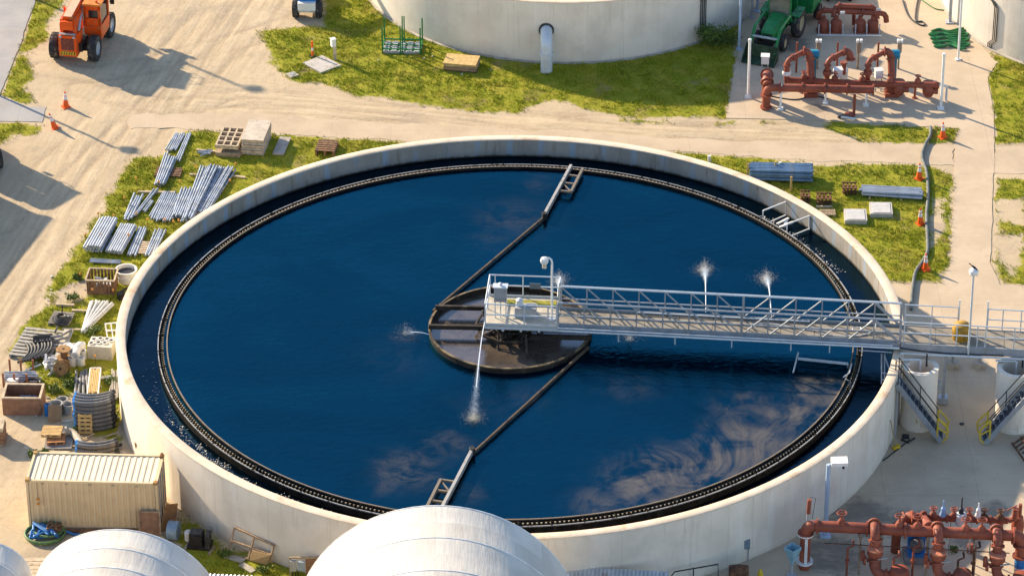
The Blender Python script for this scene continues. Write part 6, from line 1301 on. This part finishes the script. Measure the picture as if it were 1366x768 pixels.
c = W(232, 718); b = MB(); b.lathe([(.0001, -.22), (.40, -.22), (.42, -.16), (.40, 0), (.42, .16), (.40, .22), (.0001, .22)], 26, (0, 0, .42), 'x'); solo('steel_drum', b, mat('drum_blue', (.20, .28, .36), .5, .2, .15, 3), 'blue grey steel drum on its side beyond the container end', 'drum', loc=tuple(c), rz=R(-10), smooth=True)
b = MB(); b.bar(W(213, 716, .06), W(222, 726, .06), .22, .1); solo('short_beam', b, yellowwood, 'short yellow beam at the container corner', 'timber')
c = W(267, 728); TH_ = thing('engine_skid', 'black engine pump skid on the grass with a white tank beside it', 'engine', c, R(-8)); part('skid', MB().box((0, 0, .1), (1.0, .7, .12)), dark, TH_); part('engine_block', MB().box((-.12, 0, .42), (.55, .55, .5)), dark, TH_); part('engine_cover', MB().box((-.14, .02, .70), (.50, .45, .06)), blacktube, TH_); part('air_filter', MB().lathe([(.0001, 0), (.13, 0), (.13, .3), (.0001, .32)], 14, (.38, .25, .5)), greytube, TH_, True); part('radiator', MB().box((.38, -.1, .45), (.18, .5, .6)), blacktube, TH_)
part('fuel_tank', MB().lathe([(.0001, 0), (.15, 0), (.16, .05), (.16, .4), (.08, .48), (.0001, .48)], 16, (-.55, .25, .1)), pvc, TH_, True); b = MB(); b.bar((-.6, -.5, .04), (-.5, .1, .04), .12, .08); b.bar((.5, -.6, .04), (.6, 0, .04), .12, .08); part('sleeper', b, wood, TH_); ex(c.x, c.y, .8)
# frame gate leaning on the wall
TH_ = thing('timber_gate', 'weathered two bay frame leaning on the tank wall with a board in one corner', 'frame', W(330, 738), 0, None, True)
g1, g2, g3, g4 = W(304, 738, .05), W(358, 752, .05), W(366, 727, .95), W(313, 703, .95)
b = MB()
for p_, q_ in ((g1, g2), (g2, g3), (g3, g4), (g4, g1), (g1.lerp(g2, .5), g4.lerp(g3, .5)), (g1.lerp(g4, .5), g2.lerp(g3, .5))): b.bar(p_, q_, .075, .07)
part('frame', b, mat('frame_brown', (.30, .21, .14), .85, 0, .25, 5), TH_); b = MB(); m1 = g1.lerp(g2, .55); b.slab(m1+V((0, -.06, 0)), g2+V((-.05, -.06, 0)), g2.lerp(g3, .55)+V((-.05, -.06, 0)), m1.lerp(g4.lerp(g3, .5), .45)+V((0, -.06, 0)), (0, -.03, 0)); part('board', b, mat('chip_board', (.40, .26, .12), .85, 0, .15, 6), TH_)
b = MB(); b.bar(W(300, 740, .05), W(325, 748, .05), .3, .06); b.bar(W(322, 752, .05), W(338, 762, .05), .3, .06); solo('stone_edging', b, conc, 'two pale edging stones in the grass below the weathered frame', 'edging')
TH_ = thing('electric_cabinet', 'pair of grey electric boxes on a frame at the bottom edge beside the tank', 'electric box', W(402, 772)); b = MB(); b.bar((-.45, 0, 0), (-.45, 0, 1.1), .06, .06); b.bar((.8, 0, 0), (.8, 0, 1.1), .06, .06); b.bar((-.45, 0, 1.08), (.85, 0, 1.08), .08, .06); part('frame', b, wood, TH_); part('box', MB().box((-.32, -.08, .75), (.26, .16, .5)), greysteel, TH_); part('box', MB().box((.02, -.08, .72), (.30, .16, .4)), mat('box_blue', (.30, .36, .42), .5), TH_)
b = MB()
for i in range(3): b.path([(-.32+i*.1, -.08, .5), (-.36+i*.12, -.1, .2), (-.3+i*.15, -.2, .03)], .025, 5)
part('cable', b, dark, TH_); part('backboard', MB().box((.45, .02, .6), (.5, .03, .8)), BX, TH_)
# ================================================================== RIGHT GRASS ITEMS
bundle((1000, 238), (1083, 240), 24, .075, 'blue grey tube in the long stack behind the tank rim with timber stakes', 'blue tube stack', 4, mat('blue_tube', (.15, .24, .36), .45, .25, .2, 4, (.24, .28, .32), .62, 3), .1, 1.02, .004, .06)
for px, py, lab in ((1055, 256, 'timber stake at the front of the blue tube stack'), (1034, 236, 'tall timber stake behind the blue tube stack'), (997, 238, 'timber stake at the left end of the blue tube stack')):
    q = W(px, py); solo('timber_stake', MB().bar((0, 0, 0), (0, 0, .85), .09, .06), yellowwood, lab, 'stake', loc=tuple(q))
q = W(1040, 234); solo('white_stub', MB().tube((0, 0, 0), (0, 0, .75), .07, 8), pvc, 'white upright pipe stub behind the blue tube stack', 'pipe', loc=tuple(q))
bundle((1149, 260), (1229, 264), 10, .07, 'silver tube in the long low stack by the discharge hose', 'silver tube stack', 2, galv, .10, 1.02, .02, .12)
for a, c, lab in (((1160, 266), (1160, 254), 'left bearer under the silver tube stack'), ((1202, 268), (1202, 256), 'right bearer under the silver tube stack')): solo('timber_bearer', MB().bar(W(*a, .05), W(*c, .05), .1, .09), yellowwood, lab, 'timber')
def rusty(px, py, label, wx=.75, n=4, shelf=False):
    c = W(px, py); th = thing('rusty_frame', label, 'rusty frames', c, R(-2)); ex(c.x, c.y, .6)
    for lz in range(2):
        for i in range(n):
            x = -wx/2+wx*(i+.5)/n; b = MB(); b.lathe([(.045, 0), (.075, 0), (.075, .09), (.045, .09)], 8, (x, random.uniform(-.06, .06), .06+lz*.2), 'y', True); b.bar((x, -.35, .12+lz*.2), (x, .35, .12+lz*.2), .07, .1); part('bracket', b, rust, th)
        b = MB(); b.bar((-wx/2, -.3, .2+lz*.2), (wx/2, -.3, .2+lz*.2), .07, .05); b.bar((-wx/2, .3, .2+lz*.2), (wx/2, .3, .2+lz*.2), .07, .05); part('crossbar', b, rust, th)
    if shelf:
        b = MB(); b.bar((-wx/2, -.5, .08), (wx/2, -.5, .08), .1, .1); part('timber_sill', b, paleboard, th)
rusty(1133, 257, 'rusty bracket stack just left of the silver tubes'); rusty(1099, 271, 'rusty bracket stack on a pale timber sill', .78, 4, True); rusty(1074, 268, 'small rusty bracket heap half hidden by the tank rim', .5, 3)
slats(1104, 286, .75, .6, 4, 0, 'small pallet in the grass behind the tank rim', wood)
for px, py, wd, lab in ((1141, 292, 1.08, 'left flat concrete cover slab in the grass'), (1175, 283, 1.08, 'right flat concrete cover slab in the grass')):
    c = W(px, py); TH_ = thing('cover_slab', lab, 'slab', c, R(-2)); part('slab', MB().box((0, 0, .12), (wd, 1.15, .24)), mat('slab_concrete', (.46, .43, .40), .9, 0, .12, 3, (.3, .27, .23), .62, 2), TH_); part('lid', MB().box((0, 0, .25), (wd-.2, 1.0, .03)), mat('slab_lid', (.48, .47, .46), .8, 0, .1, 4), TH_); ex(c.x, c.y, .75)
solo('pipe_stub', MB().tube((0, 0, 0), (0, 0, .35), .09, 10), pvc, 'small white pipe cap standing in grass behind the far tank rim', 'cap', loc=near(946, 216))
# ================================================================== FABRIC SHELTERS
t = NT('tent_fabric'); o = t.obj(); c = t.mix(t.ramp(t.noise(o, .45, 4, .6), .4, .62), (.66, .63, .575), (.58, .55, .50)); c = t.mix(t.math('MULTIPLY', t.ramp(t.noise(t.scl(o, 1, .25, 1), .9, 6, .7), .56, .72), .5), c, (.62, .54, .44))
br = t.n('ShaderNodeTexBrick', offset=.5); t.put(br.inputs['Vector'], t.scl(o, 1, 1, 0)); br.inputs['Scale'].default_value = 1.0; br.inputs['Brick Width'].default_value = 2.1; br.inputs['Row Height'].default_value = 1.125; br.inputs['Mortar Size'].default_value = .012; br.inputs['Color1'].default_value = (1, 1, 1, 1); br.inputs['Color2'].default_value = (.84, .83, .82, 1); br.inputs['Mortar'].default_value = (.80, .78, .75, 1)
mm = t.n('ShaderNodeMix', data_type='RGBA', blend_type='MULTIPLY'); mm.inputs[0].default_value = 1; t.put(mm.inputs[6], c); t.put(mm.inputs[7], br.outputs['Color']); c = mm.outputs[2]
t.base(c, .75, 0, .15); t.bump(t.math('ADD', t.noise(t.scl(o, 2.6, .35, 2.6), 1.5, 5, .6), t.math('MULTIPLY', t.noise(o, .5, 3, .5, .5), .8)), .30, .09); TENT = t.m
seam = mat('tent_seam', (.74, .73, .71), .7)
def shelter(label, apex_px, zt, r, ln, rz, bay, sq=1.0):
    c = W(*apex_px, zt); th = thing('fabric_shelter', label, 'shelter', (c.x, c.y, 0), rz); n = 40; zc = zt-r*sq; b = MB(); rows = []
    nb = int(ln/bay); ys = []
    for i in range(nb): ys += [-i*bay, -(i+.12)*bay, -(i+.5)*bay, -(i+.88)*bay]
    vs = []
    for y in ys:
        fr = ((-y/bay) % 1.0); sag = -.05*sin(PI*fr)
        for j in range(n+1):
            a = PI*j/n; rr = r+sag*(.5+.5*sin(a)) ; vs.append((rr*cos(a), y, zc+rr*sq*sin(a)))
        vs[-1] = (-r, y, zc)
    m_ = n+1; fs = [(i*m_+j, i*m_+j+1, (i+1)*m_+j+1, (i+1)*m_+j) for i in range(len(ys)-1) for j in range(n)]; b.add(vs, fs)
    part('fabric_roof', b, TENT, th, True)
    b = MB(); vs = [(r*cos(PI*j/n), .004, zc+r*sq*sin(PI*j/n)) for j in range(n+1)]+[(-r, .004, 0), (r, .004, 0)]; b.add(vs, [tuple(range(len(vs)))]); part('end_wall', b, TENT, th)
    b = MB()
    for s_ in (-1, 1): b.slab((s_*r, 0, 0), (s_*r, -ln, 0), (s_*r, -ln, zc), (s_*r, 0, zc), (-.05*s_, 0, 0))
    part('side_wall', b, TENT, th)
    for i in range(nb):
        b = MB(); b.path([((r-.005)*cos(PI*j/n), -i*bay, zc+(r-.005)*sq*sin(PI*j/n)) for j in range(n+1)], .028, 6); part('arch_rib', b, seam, th, True)
    for a in (.28, .42, .58, .72):
        pass
    return th
shelter('largest white fabric shelter in the bottom middle in front of the tank', (582, 674), 6.1, 5.75, 16, R(0), 2.25)
shelter('white fabric shelter in the bottom left in front of the container', (163, 706), 3.7, 3.9, 12, R(-6), 1.35, .93)
shelter('white fabric shelter cut by the bottom left corner', (-18, 722), 3.3, 1.75, 12, R(-4), 1.3, 1.0)
b = MB(); c = W(20, 768, 1.2)
for i in range(7): b.ball(tuple(c+V((random.gauss(0, .16), random.gauss(0, .22), random.uniform(-.1, .35)))), random.uniform(.22, .36), 10)
b.box(tuple(c+V((0, 0, -.7))), (.5, .6, 1.0)); solo('tarp_bundle', b, mat('tarp_white', (.62, .66, .72), .4, 0, .12, 4, None, .6, 2, .5), 'crumpled white tarp bundle beside the corner shelter', 'tarp', smooth=True)
c = W(46, 772); TH_ = thing('timber_deck', 'pale slatted timber deck between the two left shelters', 'deck', (c.x, c.y, 0)); b = MB()
for i in range(7): b.box((0, -.8+i*.28, .36), (1.3, .24, .05))
part('deck_boards', b, paleboard, TH_); b = MB()
for x in (-.5, .5):
    for y in (-.8, .7): b.bar((x, y, 0), (x, y, .33), .1, .1)
part('leg', b, wood, TH_)
for cx_, cy_, wx, lab in ((815, 782, 4.6, 'low corrugated metal roof right of the largest shelter'), (300, 790, 2.2, 'low corrugated metal roof between the two big shelters')):
    c = W(cx_, cy_, 1.3); TH_ = thing('metal_roof', lab, 'roof', (c.x, c.y, 0), R(-5)); n = int(wx/.16); b = MB(); vs = []
    for y, z in ((1.0, 1.5), (-1.6, 1.2)):
        for i in range(n*4+1): x = -wx/2+wx*i/(n*4); vs.append((x, y, z+.03*sin(i*PI/2)))
    m_ = n*4+1; b.add(vs, [(i, i+1, m_+i+1, m_+i) for i in range(m_-1)]); part('sheet', b, mat('roof_metal', (.52, .55, .58), .4, .4, .12, 2, (.36, .22, .13), .62, 1.5), TH_)
    b = MB()
    for x in (-wx/2+.1, wx/2-.1):
        for y in (-1.4, .85): b.bar((x, y, 0), (x, y, 1.18), .09, .09)
    part('post', b, wood, TH_)
# ================================================================== GRASS
def grass_blades(N):
    P = RS.rand(N, 2)*np.array([64, 66])+np.array([-31, -22])
    rel = np.c_[P, np.zeros(N)]-np.array(CAM); zz = rel@np.array(fw); px = 683+F*(rel@np.array(cr))/zz; py = 384-F*(rel@np.array(cu))/zz
    P = P[(px > -15) & (px < 1381) & (py > -15) & (py < 790)]
    rr = np.hypot(P[:, 0], P[:, 1]); P = P[(rr > 17.6) & (np.hypot(P[:, 0]-3.09, P[:, 1]-42.59) > 11.2) & (np.hypot(P[:, 0]-34.27, P[:, 1]-39.28) > 11.0)]
    g = grassval(P); 
    for poly in (PAVE, LEFTROAD, DRIVE, PATH, PATH2): g[sdf(P, poly) > .02] = -5
    for x, y, r in EXCL: g[np.hypot(P[:, 0]-x, P[:, 1]-y) < r] = -5
    cl = vnoise(P, .55)*.6+vnoise(P, .22)*.4; keep = (g > -.15) & (RS.rand(len(P)) < np.clip((g+.2)*1.3, 0, 1)*np.clip(cl*1.9-.25, .06, 1)); return P[keep], cl[keep]
P, clump = grass_blades(560000)
n = len(P); K = 3; base = np.repeat(np.c_[P, np.zeros(n)], K, 0); clr = np.repeat(clump, K); m_ = len(base)
base[:, :2] += RS.randn(m_, 2)*.035
an = RS.rand(m_)*2*PI; h = (.05+.10*RS.rand(m_))*(.45+1.15*clr); wd = .010+.012*RS.rand(m_); ln_ = h*(.3+.7*RS.rand(m_)); la = RS.rand(m_)*2*PI
dx = np.c_[np.cos(an)*wd, np.sin(an)*wd, np.zeros(m_)]; tip = np.c_[np.cos(la)*ln_, np.sin(la)*ln_, h]
vs = np.stack([base-dx, base+dx, base+tip], 1).reshape(-1, 3); vs[:, 2] += .0
me = bpy.data.meshes.new('grass'); me.vertices.add(len(vs)); me.vertices.foreach_set('co', vs.ravel().astype(np.float32))
me.loops.add(m_*3); me.loops.foreach_set('vertex_index', np.arange(m_*3, dtype=np.int32)); me.polygons.add(m_); me.polygons.foreach_set('loop_start', np.arange(0, m_*3, 3, dtype=np.int32)); me.update(calc_edges=True)
t = NT('grass_blades'); o = t.obj(); g_ = t.n('ShaderNodeNewGeometry')
c = t.mix(g_.outputs['Random Per Island'], (.19, .25, .010), (.42, .41, .032)); c = t.mix(t.ramp(t.noise(o, .55, 5, .65), .45, .68), c, (.42, .36, .06)); c = t.mix(t.ramp(t.noise(o, .28, 4, .6), .5, .7), c, t.mix(.5, c, (.10, .17, .015)))
t.base(c, .7, 0, .15); t.b.inputs['Subsurface Weight'].default_value = 0
me.materials.append(t.m); o = bpy.data.objects.new('grass', me); COL.objects.link(o); o['kind'] = 'stuff'; tag(o, 'short yellow green grass growing round the tank and yard', 'grass', None, 'stuff'); print('blades', m_)
